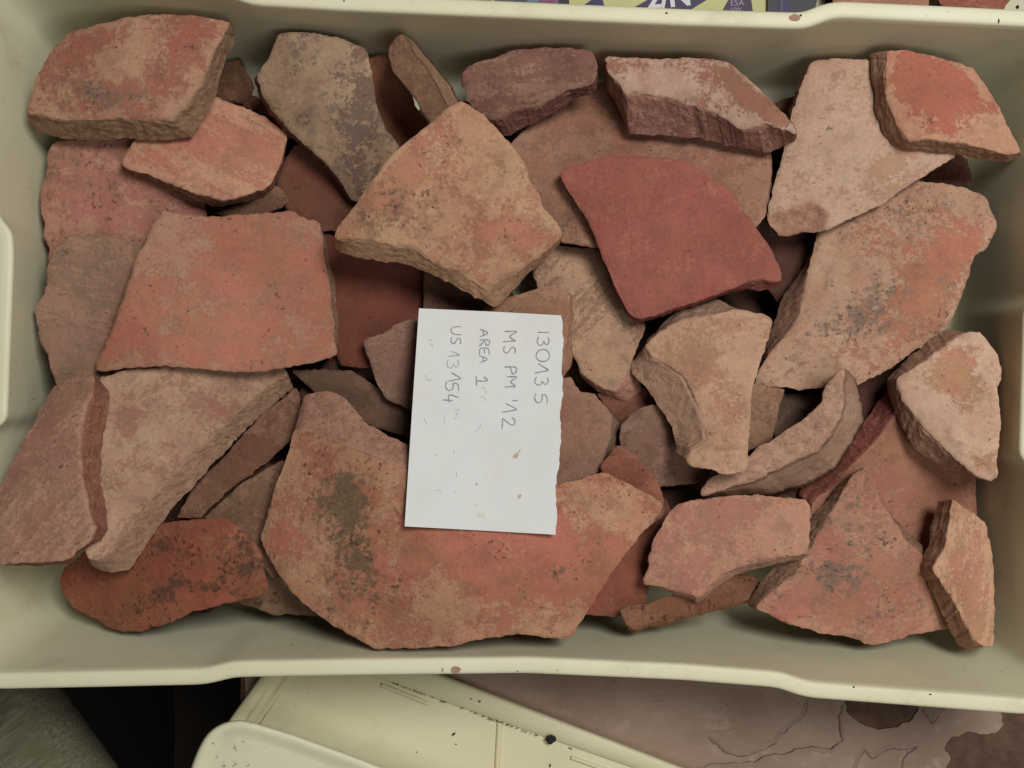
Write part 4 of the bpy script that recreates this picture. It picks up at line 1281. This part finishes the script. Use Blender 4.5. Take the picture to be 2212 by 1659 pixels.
PAL = flat_material("pale_paper", col((206, 200, 170), 1.0), 0.6, 0.2, 0.08)
leaf = sheet("leaflet", [(1060, -190), (1668, -190), (1668, 80), (1060, 60)], FZ, FZ - 0.0004, Y_)
tag(leaf, "yellow printed leaflet with navy bands and white lettering behind the crate", "leaflet")


def panel(pts, mat, k=1, par=leaf):
    sheet("print_panel", pts, FZ + 0.0003 * k, FZ + 0.0003 * k - 0.0002, mat, (), par)


panel([(1066, -80), (1150, -80), (1140, 50), (1070, 50)], GRY)
panel([(1140, -80), (1172, -80), (1164, 50), (1138, 50)], BLU, 2)
panel([(1172, -80), (1210, -80), (1205, 50), (1160, 50)], PNK, 3)
panel([(1208, -80), (1226, -60), (1232, 40), (1206, 50)], BLK, 2)
panel([(1238, 26), (1277, 0), (1296, -60), (1310, -60), (1302, 0), (1314, 40), (1250, 45)], NVY)
panel([(1330, 38), (1398, 0), (1500, -60), (1640, -60), (1526, 0), (1452, 46)], NVY)
panel([(1548, 45), (1573, 0), (1578, -40), (1622, -40), (1623, 0), (1630, 50)], PRP)


def print_text(body, u, v, size, mat, rot=0.0, k=2, par=None, bold=0.0):
    cu_ = bpy.data.curves.new("lettering", 'FONT')
    cu_.body = body
    cu_.size = size * (H - FZ) / F
    cu_.align_x = 'LEFT'
    cu_.offset = bold
    o = bpy.data.objects.new("lettering", cu_)
    C.objects.link(o)
    bpy.context.view_layer.update()
    me = bpy.data.meshes.new_from_object(o.evaluated_get(bpy.context.evaluated_depsgraph_get()))
    bpy.data.objects.remove(o)
    q = bpy.data.objects.new("lettering", me)
    C.objects.link(q)
    me.materials.clear(); me.materials.append(mat)
    q.location = P(u, v, FZ + 0.0003 * k + 0.0002)
    q.rotation_euler = (0, 0, rot)
    q.parent = par
    return q


print_text("2/N", 1398, 19, 62, WHT, 0.10, 2, leaf, 0.0006)
print_text("ESA", 1577, 12, 19, LIL, 0.0, 2, leaf)
print_text("10%", 1575, 28, 17, LIL, 0.0, 2, leaf)
book = sheet("booklet", [(1662, -190), (1800, -190), (1752, 70), (1658, 70)], FZ + 0.004, FZ, BLK)
tag(book, "black printed booklet cover lying right of the yellow leaflet behind the crate", "booklet")
sheet("print_panel", [(1680, -60), (1708, -60), (1704, 50), (1682, 50)], FZ + 0.0043, FZ + 0.0041, NVY, (), book)
sheet("print_panel", [(1686, -60), (1689, -60), (1690, 50), (1687, 50)], FZ + 0.0046, FZ + 0.0044, GRY, (), book)
wp = sheet("paper_sheet", [(1764, -190), (2300, -190), (2300, 90), (1752, 70)], FZ + 0.0006, FZ, PAL)
tag(wp, "pale paper sheet under the two sherds behind the crate", "paper sheet")
sheet("print_panel", [(1784, -40), (1810, -40), (1806, 26), (1782, 22)], FZ + 0.0009, FZ + 0.0007, flat_material("maroon_print", col((88, 44, 56)), 0.5), (), wp)
blot("print_spot", 2198, 15, 4, 4, FZ + 0.0010, M_SPECK, wp, 77)
S(60, "pink-orange sherd edge lying on paper behind the crate, left of two",
  [(1780, -170), (2011, -170), (2007, 0), (2005, 40), (1960, 70), (1850, 60), (1800, 8), (1792, -20)], K((188, 128, 100), (198, 148, 116), (150, 110, 90), (150, 112, 90), a_dark=0.15), th=0.012, R=0.3, fixed=0.016)
S(61, "red sherd with a pointed lower end lying on paper behind the crate, right of two",
  [(2005, -140), (2195, -140), (2190, -8), (2160, 30), (2110, 60), (2045, 30), (2022, -10)], K((176, 104, 82), (184, 124, 96), (130, 90, 74), (140, 100, 80), a_dark=0.15), th=0.012, R=0.2, fixed=0.016)
print(SHERD_INFO)
